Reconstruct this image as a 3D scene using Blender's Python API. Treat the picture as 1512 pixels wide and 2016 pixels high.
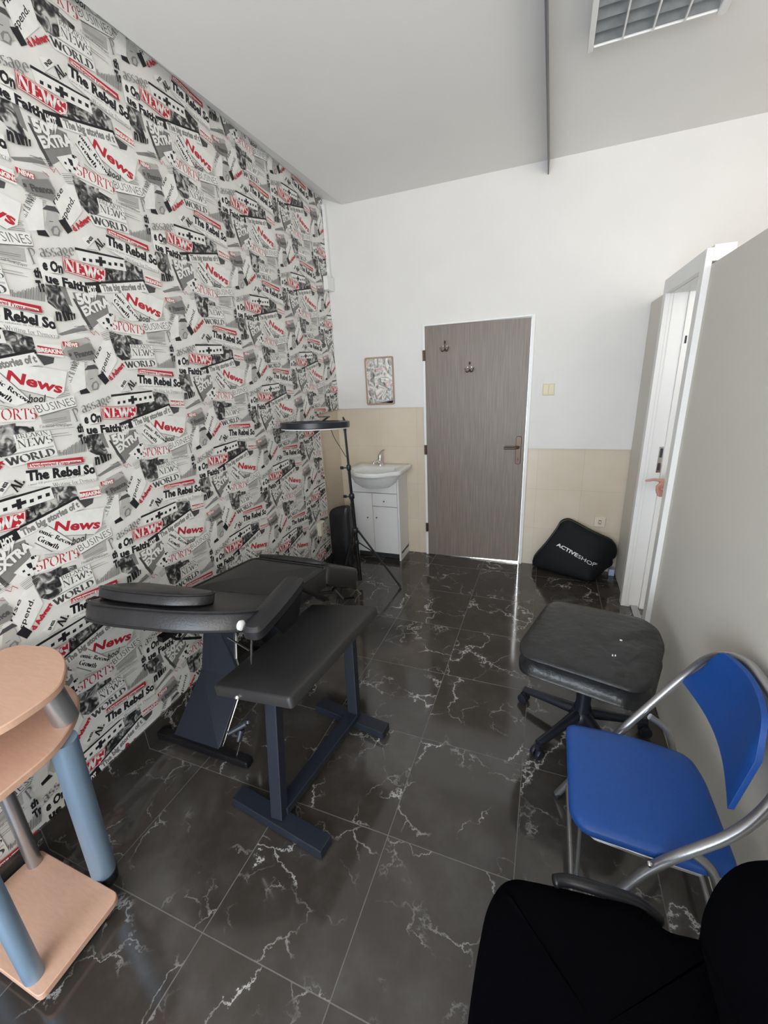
import bpy, bmesh, math, random
import numpy as np
from mathutils import Vector, Matrix
random.seed(4)
for o in list(bpy.data.objects): bpy.data.objects.remove(o)
S = bpy.context.scene
COL = S.collection
R = math.radians

# ------------------------------------------------------------ camera, light, exposure
def cam_rot(yaw, pitch, roll):
    y, p, r = R(yaw), R(pitch), R(roll)
    f = Vector((-math.sin(y)*math.cos(p), math.cos(y)*math.cos(p), -math.sin(p)))
    rt = Vector((math.cos(y), math.sin(y), 0)); up = rt.cross(f)
    a = math.cos(r)*rt + math.sin(r)*up; b = -math.sin(r)*rt + math.cos(r)*up
    return Matrix((a, b, -f)).transposed()
cd = bpy.data.cameras.new('camera'); cam = bpy.data.objects.new('camera', cd); COL.objects.link(cam)
cam.matrix_world = Matrix.Translation((0, 0, 1.6)) @ cam_rot(21.8357, 18.1269, -2.9991).to_4x4()
cd.sensor_fit = 'VERTICAL'; cd.sensor_height = 24; cd.lens = 816.13/2016*24; cd.clip_start = 0.02
S.camera = cam
S.view_settings.view_transform = 'Standard'; S.view_settings.look = 'None'
S.view_settings.gamma = 1; S.view_settings.use_curve_mapping = False
S.view_settings.exposure = 0.0
w = bpy.data.worlds.new('world'); S.world = w; w.use_nodes = True
w.node_tree.nodes['Background'].inputs[0].default_value = (.85, .93, 1, 1)
w.node_tree.nodes['Background'].inputs[1].default_value = 2.5
def area(name, loc, aim, sx, sy, power, col, spread=180):
    l = bpy.data.lights.new(name, 'AREA'); l.shape = 'RECTANGLE'; l.size = sx; l.size_y = sy
    l.energy = power; l.color = col; l.spread = R(spread)
    o = bpy.data.objects.new(name, l); COL.objects.link(o); o.location = loc
    o.rotation_euler = (Vector(aim)-Vector(loc)).to_track_quat('-Z', 'Y').to_euler()
    return o
area('daylight_glass_door', (-.75, -1.72, 1.15), (-.75, 3, 1.5), 1.3, 1.9, 66, (.80, .885, 1))
area('daylight_window', (.95, -1.72, 1.85), (.3, 1.3, 2.9), 2.0, 1.3, 77, (1, .945, .875))
area('daylight_corridor', (2.35, 1.6, 1.7), (0.6, 2.9, 1.3), 1.6, 1.5, 16, (1, .98, .94))

# ------------------------------------------------------------ materials
MAT = {}
def mat(name, col, rough=.5, metal=0, spec=.5, noise=0, nscale=20, bump=0, bscale=60, coat=0, stretch=None, emit=None, sheen=0):
    m = bpy.data.materials.new(name); m.use_nodes = True; nt = m.node_tree; b = nt.nodes['Principled BSDF']
    b.inputs['Base Color'].default_value = (*col, 1); b.inputs['Roughness'].default_value = rough
    b.inputs['Metallic'].default_value = metal; b.inputs['Specular IOR Level'].default_value = spec
    b.inputs['Coat Weight'].default_value = coat
    b.inputs['Sheen Weight'].default_value = sheen
    tc = nt.nodes.new('ShaderNodeTexCoord'); mp = nt.nodes.new('ShaderNodeMapping')
    nt.links.new(tc.outputs['Object'], mp.inputs[0])
    if stretch: mp.inputs['Scale'].default_value = stretch
    if noise:
        n = nt.nodes.new('ShaderNodeTexNoise'); n.inputs['Scale'].default_value = nscale; n.inputs['Detail'].default_value = 6
        nt.links.new(mp.outputs[0], n.inputs[0])
        cr = nt.nodes.new('ShaderNodeValToRGB'); cr.color_ramp.elements[0].position = .3; cr.color_ramp.elements[1].position = .7
        cr.color_ramp.elements[0].color = (*[c*(1-noise) for c in col], 1); cr.color_ramp.elements[1].color = (*[min(1, c*(1+noise)) for c in col], 1)
        nt.links.new(n.outputs[0], cr.inputs[0]); nt.links.new(cr.outputs[0], b.inputs['Base Color'])
    if bump:
        n2 = nt.nodes.new('ShaderNodeTexNoise'); n2.inputs['Scale'].default_value = bscale; n2.inputs['Detail'].default_value = 5
        nt.links.new(mp.outputs[0], n2.inputs[0])
        bp = nt.nodes.new('ShaderNodeBump'); bp.inputs['Strength'].default_value = bump; bp.inputs['Distance'].default_value = .01
        nt.links.new(n2.outputs[0], bp.inputs['Height']); nt.links.new(bp.outputs[0], b.inputs['Normal'])
    MAT[name] = m
    return m
mat('plaster', (.775, .76, .735), .55, noise=.02, nscale=3, bump=.05, bscale=90)
mat('ceiling_paint', (.86, .85, .82), .8, noise=.015, nscale=2, bump=.03, bscale=120)
mat('partition_paint', (.70, .675, .60), .55, noise=.015, nscale=3, bump=.04, bscale=110)
mat('white_trim', (.84, .84, .82), .3, noise=.01, nscale=5)
mat('paper', (.80, .79, .75), .55, noise=.05, nscale=9)
for n, c in dict(white=(.86, .855, .82), black=(.012, .011, .014), dark=(.075, .073, .075), gray=(.24, .235, .225), light=(.50, .49, .465), red=(.50, .018, .035)).items():
    mat('print_'+n, c, .55, noise=.05, nscale=30)
def photo_mat():
    m = bpy.data.materials.new('print_photo'); m.use_nodes = True; nt = m.node_tree; b = nt.nodes['Principled BSDF']
    tc = nt.nodes.new('ShaderNodeTexCoord'); n = nt.nodes.new('ShaderNodeTexNoise')
    n.inputs['Scale'].default_value = 32; n.inputs['Detail'].default_value = 1.5; n.inputs['Distortion'].default_value = 1.3
    cr = nt.nodes.new('ShaderNodeValToRGB'); cr.color_ramp.interpolation = 'LINEAR'
    e = cr.color_ramp.elements; e[0].position = .40; e[0].color = (.02, .02, .022, 1); e[1].position = .66; e[1].color = (.62, .61, .58, 1)
    x = e.new(.5); x.color = (.10, .10, .10, 1); x = e.new(.56); x.color = (.26, .255, .25, 1)
    nt.links.new(tc.outputs['Object'], n.inputs[0]); nt.links.new(n.outputs[0], cr.inputs[0]); nt.links.new(cr.outputs[0], b.inputs['Base Color'])
    b.inputs['Roughness'].default_value = .55; MAT['print_photo'] = m
photo_mat()
def floor_mat(name='marble_floor', wall=False):
    m = bpy.data.materials.new(name); m.use_nodes = True; nt = m.node_tree; b = nt.nodes['Principled BSDF']; L = nt.links.new
    def nd(t, **k):
        n = nt.nodes.new('ShaderNode'+t)
        for a, v in k.items(): setattr(n, a, v)
        return n
    def M(op, a, bb=None, c=None):
        n = nd('Math', operation=op)
        for i, v in enumerate((a, bb, c)):
            if v is None: continue
            if isinstance(v, (int, float)): n.inputs[i].default_value = v
            else: L(v, n.inputs[i])
        return n.outputs[0]
    def MR(v, a, bb, c=0, d=1):
        n = nd('MapRange'); n.interpolation_type = 'SMOOTHSTEP'; L(v, n.inputs[0])
        for i, q in zip((1, 2, 3, 4), (a, bb, c, d)): n.inputs[i].default_value = q
        return n.outputs[0]
    tc = nd('TexCoord'); sp = nd('SeparateXYZ'); L(tc.outputs['Object'], sp.inputs[0])
    gx = M('DIVIDE', M('ADD', sp.outputs[0], .003), .4415); gy = M('DIVIDE', M('SUBTRACT', sp.outputs[1], .0745), .4535)
    fx, fy = M('FRACT', gx), M('FRACT', gy)
    ex = M('MINIMUM', fx, M('SUBTRACT', 1, fx)); ey = M('MINIMUM', fy, M('SUBTRACT', 1, fy))
    edge = M('MINIMUM', ex, ey) if not wall else ey
    grout = MR(edge, .0028, .0046, 1, 0)
    ix, iy = M('FLOOR', gx), M('FLOOR', gy)
    cmb = nd('CombineXYZ'); L(ix, cmb.inputs[0]); L(iy, cmb.inputs[1])
    wn = nd('TexWhiteNoise'); wn.noise_dimensions = '3D'; L(cmb.outputs[0], wn.inputs[0])
    vm = nd('VectorMath', operation='SCALE'); L(wn.outputs['Color'], vm.inputs[0]); vm.inputs['Scale'].default_value = 9
    ad = nd('VectorMath', operation='ADD'); L(vm.outputs[0], ad.inputs[0]); L(tc.outputs['Object'], ad.inputs[1])
    def dist(scale, amt, src):
        n = nd('TexNoise'); n.inputs['Scale'].default_value = scale; n.inputs['Detail'].default_value = 7; n.inputs['Roughness'].default_value = .62
        L(src, n.inputs[0])
        s = nd('VectorMath', operation='SUBTRACT'); L(n.outputs['Color'], s.inputs[0]); s.inputs[1].default_value = (.5, .5, .5)
        k = nd('VectorMath', operation='SCALE'); L(s.outputs[0], k.inputs[0]); k.inputs['Scale'].default_value = amt
        a = nd('VectorMath', operation='ADD'); L(src, a.inputs[0]); L(k.outputs[0], a.inputs[1]); return a.outputs[0]
    def vein(scale, amt, w_, ns, lo, hi, off):
        o = nd('VectorMath', operation='ADD'); L(ad.outputs[0], o.inputs[0]); o.inputs[1].default_value = (off, off*2, off)
        p = dist(5, amt, o.outputs[0])
        v = nd('TexVoronoi'); v.feature = 'DISTANCE_TO_EDGE'; v.inputs['Scale'].default_value = scale; L(p, v.inputs[0])
        line = MR(v.outputs['Distance'], 0, w_, 1, 0)
        n = nd('TexNoise'); n.inputs['Scale'].default_value = ns; n.inputs['Detail'].default_value = 3; L(o.outputs[0], n.inputs[0])
        return M('MULTIPLY', line, MR(n.outputs[0], lo, hi))
    v1 = vein(2.3, .34, .013, 3.2, .47, .62, 0)
    v2 = vein(5.5, .22, .024, 5.0, .50, .66, 3.7)
    glow = vein(2.3, .34, .06, 3.2, .54, .74, 0)
    cn = nd('TexNoise'); cn.inputs['Scale'].default_value = 3.5; cn.inputs['Detail'].default_value = 8; cn.inputs['Roughness'].default_value = .65; L(ad.outputs[0], cn.inputs[0])
    cloud = MR(cn.outputs[0], .42, .78)
    base = nd('MixRGB'); base.inputs[1].default_value = (.043, .037, .032, 1); base.inputs[2].default_value = (.080, .073, .067, 1); L(cloud, base.inputs[0])
    mA = nd('MixRGB'); L(M('MULTIPLY', glow, .13), mA.inputs[0]); L(base.outputs[0], mA.inputs[1]); mA.inputs[2].default_value = (.34, .34, .35, 1)
    mB = nd('MixRGB'); L(M('MINIMUM', M('ADD', M('MULTIPLY', v1, .8), M('MULTIPLY', v2, .38)), 1), mB.inputs[0]); L(mA.outputs[0], mB.inputs[1]); mB.inputs[2].default_value = (.62, .61, .59, 1)
    mC = nd('MixRGB'); L(M('MULTIPLY', grout, .8), mC.inputs[0]); L(mB.outputs[0], mC.inputs[1]); mC.inputs[2].default_value = (.15, .145, .14, 1)
    L(mC.outputs[0], b.inputs['Base Color'])
    L(M('ADD', M('MULTIPLY', cn.outputs[0], .06), M('ADD', M('MULTIPLY', grout, .3), .07)), b.inputs['Roughness'])
    b.inputs['Specular IOR Level'].default_value = .8
    bp = nd('Bump'); bp.inputs['Strength'].default_value = .25; bp.inputs['Distance'].default_value = .002
    L(M('MULTIPLY', grout, -1), bp.inputs['Height']); L(bp.outputs[0], b.inputs['Normal'])
    MAT[name] = m
floor_mat(); floor_mat('marble_skirting', True)
def tile_mat():
    m = bpy.data.materials.new('beige_tile'); m.use_nodes = True; nt = m.node_tree; b = nt.nodes['Principled BSDF']; L = nt.links.new
    tc = nt.nodes.new('ShaderNodeTexCoord'); mp = nt.nodes.new('ShaderNodeMapping'); mp.inputs['Rotation'].default_value = (R(90), 0, 0)
    mp.inputs['Location'].default_value = (.05, 0, 0)
    br = nt.nodes.new('ShaderNodeTexBrick'); br.offset = 0; br.inputs['Scale'].default_value = 1; br.inputs['Brick Width'].default_value = .333; br.inputs['Row Height'].default_value = .334
    br.inputs['Mortar Size'].default_value = .0022; br.inputs['Mortar Smooth'].default_value = .4
    br.inputs['Color1'].default_value = (.66, .575, .46, 1); br.inputs['Color2'].default_value = (.69, .60, .48, 1); br.inputs['Mortar'].default_value = (.60, .52, .42, 1)
    L(tc.outputs['Object'], mp.inputs[0]); L(mp.outputs[0], br.inputs[0])
    n = nt.nodes.new('ShaderNodeTexNoise'); n.inputs['Scale'].default_value = 6; n.inputs['Detail'].default_value = 8; L(tc.outputs['Object'], n.inputs[0])
    mx = nt.nodes.new('ShaderNodeMixRGB'); mx.blend_type = 'OVERLAY'; mx.inputs[0].default_value = .12; L(br.outputs[0], mx.inputs[1]); L(n.outputs[0], mx.inputs[2])
    L(mx.outputs[0], b.inputs['Base Color']); b.inputs['Roughness'].default_value = .22
    MAT['beige_tile'] = m
tile_mat()
mat('door_wood', (.215, .18, .15), .42, noise=.20, nscale=7, stretch=(16, 16, .55))
mat('black_leather', (.017, .0165, .018), .36, noise=.15, nscale=9, bump=.12, bscale=140)
mat('worn_leather', (.019, .02, .021), .34, noise=.3, nscale=14, bump=.55, bscale=26)
mat('black_vinyl', (.027, .026, .026), .47, bump=.06, bscale=200)
mat('navy_steel', (.018, .022, .034), .42, metal=.2, bump=.04, bscale=200)
mat('black_metal', (.012, .012, .014), .35, metal=.3)
mat('black_plastic', (.013, .015, .022), .35, bump=.03, bscale=200)
mat('black_fabric', (.0016, .0016, .0026), .95, spec=.03, bump=.1, bscale=400)
mat('bag_cloth', (.007, .0075, .009), .75, spec=.3, bump=.25, bscale=22)
mat('chrome', (.75, .75, .77), .15, metal=1)
mat('grey_tube', (.42, .42, .43), .3, metal=.85, bump=.03, bscale=150)
mat('blue_grey_tube', (.26, .37, .50), .36, metal=.45)
mat('blue_vinyl', (.008, .068, .30), .45, noise=.06, nscale=60, bump=.08, bscale=260)
mat('beech', (.62, .38, .27), .42, noise=.05, nscale=10, stretch=(3, 14, 3))
mat('beech_edge', (.66, .44, .27), .45)
mat('ceramic', (.82, .83, .82), .12, coat=.5)
mat('cabinet_white', (.78, .78, .78), .3)
mat('cream_plastic', (.70, .62, .42), .35)
mat('cream_socket', (.72, .66, .53), .35)
mat('bronze', (.11, .075, .055), .35, metal=.7)
mat('frame_wood', (.38, .27, .19), .45)
mat('mirror_glass', (.9, .9, .88), .02, metal=1)
mat('diffuser_white', (.80, .80, .78), .35)
mat('louver_grey', (.34, .36, .37), .35, metal=.35, noise=.12, nscale=25)
mat('dark_void', (.03, .032, .035), .6)
mat('conduit_grey', (.14, .13, .15), .4, metal=.3)
mat('white_print', (.8, .8, .8), .6)
mat('skin', (.56, .28, .21), .5, bump=.05, bscale=120)
mat('shirt', (.12, .13, .16), .9)
mat('trousers', (.03, .035, .05), .9)
mat('hair', (.03, .02, .015), .6)
mat('pale_blue', (.50, .58, .80), .3)
mat('clear_black', (.02, .02, .02), .3)

# ------------------------------------------------------------ mesh helpers
class B:
    def __init__(s): s.v = []; s.f = []
    def add(s, v, f):
        n = len(s.v); s.v += [Vector(p) for p in v]; s.f += [tuple(i+n for i in q) for q in f]; return s
    def box(s, x0, x1, y0, y1, z0, z1, M=None):
        v = [Vector(p) for p in ((x0, y0, z0), (x1, y0, z0), (x1, y1, z0), (x0, y1, z0), (x0, y0, z1), (x1, y0, z1), (x1, y1, z1), (x0, y1, z1))]
        if M: v = [M @ p for p in v]
        return s.add(v, [(3, 2, 1, 0), (4, 5, 6, 7), (0, 1, 5, 4), (1, 2, 6, 5), (2, 3, 7, 6), (3, 0, 4, 7)])
    def beam(s, a, b, w_, h, up=(0, 0, 1)):
        a, b = Vector(a), Vector(b); d = (b-a); l = d.length; d.normalize(); x = d.cross(Vector(up)).normalized(); y = x.cross(d)
        M = Matrix.Translation(a) @ Matrix((x, d, y)).transposed().to_4x4()
        return s.box(-w_/2, w_/2, 0, l, -h/2, h/2, M)
    def tube(s, pts, r, n=14, caps=True, closed=False):
        pts = [Vector(p) for p in pts]; m = len(pts)
        rr = r if isinstance(r, (list, tuple)) else [r]*m
        T = []
        for i in range(m):
            a = pts[i-1] if (i or closed) else pts[0]; c = pts[(i+1) % m] if (i < m-1 or closed) else pts[-1]
            T.append((c-a).normalized())
        u = T[0].orthogonal().normalized(); vs = []
        for i in range(m):
            u = (u - T[i]*u.dot(T[i])).normalized(); w_ = T[i].cross(u)
            vs += [pts[i] + (u*math.cos(t)+w_*math.sin(t))*rr[i] for t in (2*math.pi*k/n for k in range(n))]
        fs = []
        for i in range(m if closed else m-1):
            j = (i+1) % m
            fs += [(i*n+k, i*n+(k+1) % n, j*n+(k+1) % n, j*n+k) for k in range(n)]
        if caps and not closed: fs += [tuple(range(n))[::-1], tuple((m-1)*n+k for k in range(n))]
        return s.add(vs, fs)
    def slab(s, out, prof, M=None, dome=0.0, dome_b=0.0):
        # prof: (inset, z) pairs from bottom to top
        P = [Vector((x, y)) for x, y in out]; n = len(P); N = []
        for i in range(n):
            a, c = P[i-1], P[(i+1) % n]; t = (c-a).normalized(); N.append(Vector((-t.y, t.x)))
        vs = []
        for ins, z in prof:
            for i in range(n):
                q = P[i]+N[i]*ins; vs.append(Vector((q.x, q.y, z)))
        fs = []
        for k in range(len(prof)-1):
            fs += [(k*n+i, k*n+(i+1) % n, (k+1)*n+(i+1) % n, (k+1)*n+i) for i in range(n)]
        c = sum(P, Vector((0, 0)))/n
        def cap(k, ins, z, dm, top):
            base = k*n; prev = base
            for t, h in ((.75, .45), (.45, .82), (.15, 1)):
                st = len(vs)
                for i in range(n):
                    q = c+(P[i]+N[i]*ins-c)*t; vs.append(Vector((q.x, q.y, z+dm*h)))
                for i in range(n):
                    f = (prev+i, prev+(i+1) % n, st+(i+1) % n, st+i); fs.append(f if top else f[::-1])
                prev = st
            ci = len(vs); vs.append(Vector((c.x, c.y, z+dm)))
            for i in range(n):
                f = (prev+i, prev+(i+1) % n, ci); fs.append(f if top else f[::-1])
        cap(0, *prof[0], -dome_b, False); cap(len(prof)-1, *prof[-1], dome, True)
        if M: vs = [M @ v for v in vs]
        return s.add(vs, fs)
    def lathe(s, prof, c=(0, 0, 0), n=32, M=None):
        vs = []; m = len(prof)
        for r, z in prof: vs += [Vector((c[0]+r*math.cos(2*math.pi*k/n), c[1]+r*math.sin(2*math.pi*k/n), c[2]+z)) for k in range(n)]
        fs = [(i*n+k, i*n+(k+1) % n, (i+1)*n+(k+1) % n, (i+1)*n+k) for i in range(m-1) for k in range(n)]
        fs += [tuple(range(n))[::-1], tuple((m-1)*n+k for k in range(n))]
        if M: vs = [M @ v for v in vs]
        return s.add(vs, fs)
    def obj(s, name, m, parent=None, smooth=False, bevel=0, org=None, sub=0):
        me = bpy.data.meshes.new(name)
        base = Vector((0, 0, 0))
        if parent is not None:
            p = parent
            while p is not None: base += p.location; p = p.parent
        vs = s.v
        o = bpy.data.objects.new(name, me); COL.objects.link(o)
        if org is not None: o.location = Vector(org)-base; base = Vector(org)
        me.from_pydata([v-base for v in vs], [], s.f); me.validate(); me.update()
        me.materials.append(MAT[m] if isinstance(m, str) else m)
        if smooth:
            for p in me.polygons: p.use_smooth = True
            if smooth != 'all': me.set_sharp_from_angle(angle=R(40))
        if parent is not None: o.parent = parent
        if bevel:
            b = o.modifiers.new('bevel', 'BEVEL'); b.width = bevel; b.segments = 2; b.limit_method = 'ANGLE'; b.angle_limit = R(35)
        if sub:
            q = o.modifiers.new('sub', 'SUBSURF'); q.levels = sub; q.render_levels = sub
        return o
def rpoly(pts, r, n=6):
    out = []; m = len(pts); rr = r if isinstance(r, (list, tuple)) else [r]*m
    for i in range(m):
        p = Vector(pts[i]); a = (Vector(pts[i-1])-p); c = (Vector(pts[(i+1) % m])-p); q = rr[i]
        q = min(q, a.length*.49, c.length*.49); a = p+a.normalized()*q; c = p+c.normalized()*q
        for k in range(n+1):
            t = k/n; v = a*(1-t)**2+p*2*t*(1-t)+c*t*t; out.append((v.x, v.y))
    return out
def smooth_path(pts, n=8):
    P = [Vector(p) for p in pts]; P = [P[0]*2-P[1]]+P+[P[-1]*2-P[-2]]; out = []
    for i in range(1, len(P)-2):
        for k in range(n):
            t = k/n; a, b, c, d = P[i-1:i+3]
            out.append(.5*((2*b)+(c-a)*t+(2*a-5*b+4*c-d)*t*t+(3*b-a-3*c+d)*t**3))
    out.append(P[-2]); return out
def bend(pts, r, n=6):
    P = [Vector(p) for p in pts]; out = [P[0]]
    for i in range(1, len(P)-1):
        a = (P[i-1]-P[i]); c = (P[i+1]-P[i]); q = min(r, a.length*.49, c.length*.49); a = P[i]+a.normalized()*q; c = P[i]+c.normalized()*q
        for k in range(n+1):
            t = k/n; out.append(a*(1-t)**2+P[i]*2*t*(1-t)+c*t*t)
    out.append(P[-1]); return out
def tag(o, label=None, cat=None, group=None, kind=None):
    for k, v in dict(label=label, category=cat, group=group, kind=kind).items():
        if v: o[k] = v
    return o
def thing(name, loc, label, cat, group=None):
    o = bpy.data.objects.new(name, None); COL.objects.link(o); o.location = loc; o.empty_display_size = .05
    return tag(o, label, cat, group)
def struct(o, label=None, cat=None): return tag(o, label, cat, kind='structure')
def txt_tris(s, bold=0.0, shear=0.0, res=3, space=1.0):
    cu = bpy.data.curves.new('t', 'FONT'); cu.body = s; cu.size = 1; cu.offset = bold; cu.shear = shear; cu.resolution_u = res; cu.space_character = space
    o = bpy.data.objects.new('t', cu); COL.objects.link(o); dg = bpy.context.evaluated_depsgraph_get(); dg.update()
    me = bpy.data.meshes.new_from_object(o.evaluated_get(dg)); me.calc_loop_triangles()
    v = np.array([(p.co.x, p.co.y) for p in me.vertices]) if len(me.vertices) else np.zeros((0, 2))
    f = [tuple(t.vertices) for t in me.loop_triangles]
    bpy.data.objects.remove(o); bpy.data.curves.remove(cu); bpy.data.meshes.remove(me)
    return v, f
CAP = None
def sans(s, bold=0.0, shear=0.0, res=2):
    global CAP
    if CAP is None: CAP = txt_tris('H')[0][:, 1].max()
    v, f = txt_tris(s, bold, shear, res)
    x0, x1 = v[:, 0].min(), v[:, 0].max()
    v = v.copy(); v[:, 0] = (v[:, 0]-x0)/(x1-x0); v[:, 1] /= CAP
    return v, f
# ------------------------------------------------------------ serif pen lettering
GL = {
'A': (.76, 'l.04,0,.38,1 l.38,1,.72,0 l.18,.34,.58,.34 s.06,0 s.7,0'), 'B': (.66, 'l.16,0,.16,1 a.16,.76,.36,.24,90,-90 a.16,.27,.42,.27,90,-90 s.12,0 s.12,1'),
'C': (.76, 'a.44,.5,.38,.5,48,312'), 'D': (.8, 'l.16,0,.16,1 a.16,.5,.56,.5,90,-90 s.12,0 s.12,1'),
'E': (.66, 'l.16,0,.16,1 l.16,.98,.58,.98,.58,.82 l.16,.52,.46,.52 l.16,.02,.6,.02,.6,.2 s.12,0 s.12,1'), 'F': (.62, 'l.16,0,.16,1 l.16,.98,.56,.98,.56,.8 l.16,.52,.44,.52 s.16,0 s.12,1'),
'G': (.84, 'a.46,.5,.4,.5,50,300 l.72,.06,.72,.42 s.7,.42'), 'I': (.34, 'l.17,0,.17,1 s.17,0 s.17,1'), 'K': (.78, 'l.16,0,.16,1 l.6,1,.18,.42 l.34,.6,.72,0 s.16,0 s.16,1 s.62,1 s.7,0'),
'L': (.62, 'l.16,0,.16,1 l.16,.02,.56,.02,.56,.22 s.16,1'), 'M': (.94, 'l.12,0,.12,1 l.12,1,.46,.1 l.46,.1,.8,1 l.8,0,.8,1 s.12,0 s.8,0'), 'N': (.84, 'h.14,0,.14,1 l.14,1,.68,0 h.68,0,.68,1 s.14,0 s.12,1 s.68,1'),
'O': (.86, 'a.43,.5,.38,.5,0,360'), 'P': (.64, 'l.16,0,.16,1 a.16,.74,.4,.26,90,-90 s.16,0 s.12,1'), 'R': (.74, 'l.16,0,.16,1 a.16,.74,.38,.26,90,-90 l.36,.48,.68,0 s.16,0 s.12,1 s.68,0'),
'S': (.62, 'a.31,.74,.24,.26,50,250 a.31,.26,.25,.26,90,-140'), 'T': (.7, 'l.35,0,.35,1 l.04,.84,.04,.98,.66,.98,.66,.84 s.35,0'), 'U': (.8, 'l.16,1,.16,.3 a.39,.3,.23,.3,180,360 h.62,.3,.62,1 s.16,1 s.62,1'),
'V': (.76, 'l.06,1,.38,0 l.38,0,.7,1 s.08,1 s.68,1'), 'W': (1.08, 'l.04,1,.3,0 l.3,0,.54,.9 l.54,.9,.78,0 l.78,0,1.02,1 s.06,1 s.54,1 s1.0,1'), 'Y': (.74, 'l.06,1,.37,.46 l.37,.46,.66,1 l.37,0,.37,.46 s.08,1 s.66,1 s.37,0'),
'a': (.52, 'a.24,.17,.18,.17,0,360 l.42,0,.42,.45 a.24,.45,.18,.19,0,150 s.44,0'), 'b': (.56, 'l.12,0,.12,1 a.3,.31,.19,.31,0,360'), 'c': (.48, 'a.26,.31,.2,.31,45,315'), 'd': (.58, 'a.25,.31,.2,.31,0,360 l.45,0,.45,1 s.47,0'),
'e': (.5, 'a.26,.31,.2,.31,0,315 l.08,.33,.45,.33'), 'f': (.36, 'l.16,0,.16,.8 a.3,.8,.14,.19,180,60 l.04,.6,.3,.6 s.16,0'), 'g': (.54, 'a.24,.38,.17,.24,0,360 a.26,-.12,.22,.16,0,360 l.14,.16,.2,.02'), 'h': (.6, 'l.12,0,.12,1 a.3,.4,.18,.22,180,0 l.48,0,.48,.4 s.12,0 s.48,0'),
'i': (.28, 'l.14,0,.14,.62 l.14,.82,.14,.92 s.14,0'), 'k': (.56, 'l.12,0,.12,1 l.44,.62,.14,.26 l.24,.38,.5,0 s.12,0 s.5,0'), 'l': (.28, 'l.14,0,.14,1 s.14,0'), 'm': (.88, 'l.12,0,.12,.62 a.28,.42,.15,.2,180,0 l.43,0,.43,.42 a.58,.42,.15,.2,180,0 l.74,0,.74,.42 s.12,0 s.43,0 s.74,0'), 'n': (.6, 'l.12,0,.12,.62 a.3,.4,.18,.22,180,0 l.48,0,.48,.4 s.12,0 s.48,0'),
'o': (.54, 'a.27,.31,.21,.31,0,360'), 'p': (.56, 'l.12,-.3,.12,.62 a.3,.31,.19,.31,0,360 s.12,-.3'), 'r': (.42, 'l.12,0,.12,.62 a.3,.4,.18,.2,180,60 s.12,0'), 's': (.44, 'a.22,.46,.15,.16,50,250 a.22,.15,.16,.16,90,-140'), 't': (.36, 'l.16,.08,.16,.82 l.04,.6,.3,.6 a.26,.1,.1,.1,180,330'), 'u': (.6, 'l.12,.62,.12,.2 a.3,.2,.18,.2,180,360 l.48,0,.48,.62 s.5,0'),
'v': (.5, 'l.04,.62,.25,0 l.25,0,.46,.62'), 'w': (.74, 'l.04,.62,.2,0 l.2,0,.37,.56 l.37,.56,.53,0 l.53,0,.7,.62'), 'y': (.52, 'l.04,.62,.26,.04 l.48,.62,.18,-.28'), '&': (.7, 'a.3,.78,.16,.2,0,360 a.26,.26,.22,.26,110,400 l.2,.62,.62,0'), ' ': (.3, '')}
def serif(s, bold=1.0):
    V = []; F = []; x = 0
    def ribbon(pts, hair=False):
        n = len(pts)
        for i in range(n-1):
            (ax, ay), (bx, by) = pts[i], pts[i+1]; dx, dy = bx-ax, by-ay; l = math.hypot(dx, dy)
            if l < 1e-6: continue
            dx /= l; dy /= l; wd = .028*bold+.15*bold*max(0, abs(dx*math.sin(.35)-dy*math.cos(.35))-.3)/.7
            if hair: wd = .045*bold
            nx, ny = -dy*wd/2, dx*wd/2; k = len(V); e = .006
            V.extend([(ax+nx-dx*e, ay+ny-dy*e), (ax-nx-dx*e, ay-ny-dy*e), (bx-nx+dx*e, by-ny+dy*e), (bx+nx+dx*e, by+ny+dy*e)]); F.extend([(k, k+1, k+2), (k, k+2, k+3)])
    for ch in s:
        if ch not in GL: ch = ' '
        wd, st = GL[ch]
        for q in st.split():
            c = q[0]; a = [float(t) for t in q[1:].split(',')]
            if c in 'lh': ribbon([(x+a[i], a[i+1]) for i in range(0, len(a), 2)], c == 'h')
            elif c == 'a':
                m = 11; ribbon([(x+a[0]+a[2]*math.cos(R(a[4]+(a[5]-a[4])*i/m)), a[1]+a[3]*math.sin(R(a[4]+(a[5]-a[4])*i/m))) for i in range(m+1)])
            else:
                k = len(V); y = a[1]; d = .045*bold; y0 = y if y < .5 and y > -.2 else y-d
                if y < -.2: y0 = y
                V.extend([(x+a[0]-.13, y0), (x+a[0]+.13, y0), (x+a[0]+.13, y0+d), (x+a[0]-.13, y0+d)]); F.extend([(k, k+1, k+2), (k, k+2, k+3)])
        x += wd+.05
    v = np.array(V); v[:, 0] /= x; return v, F

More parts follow.
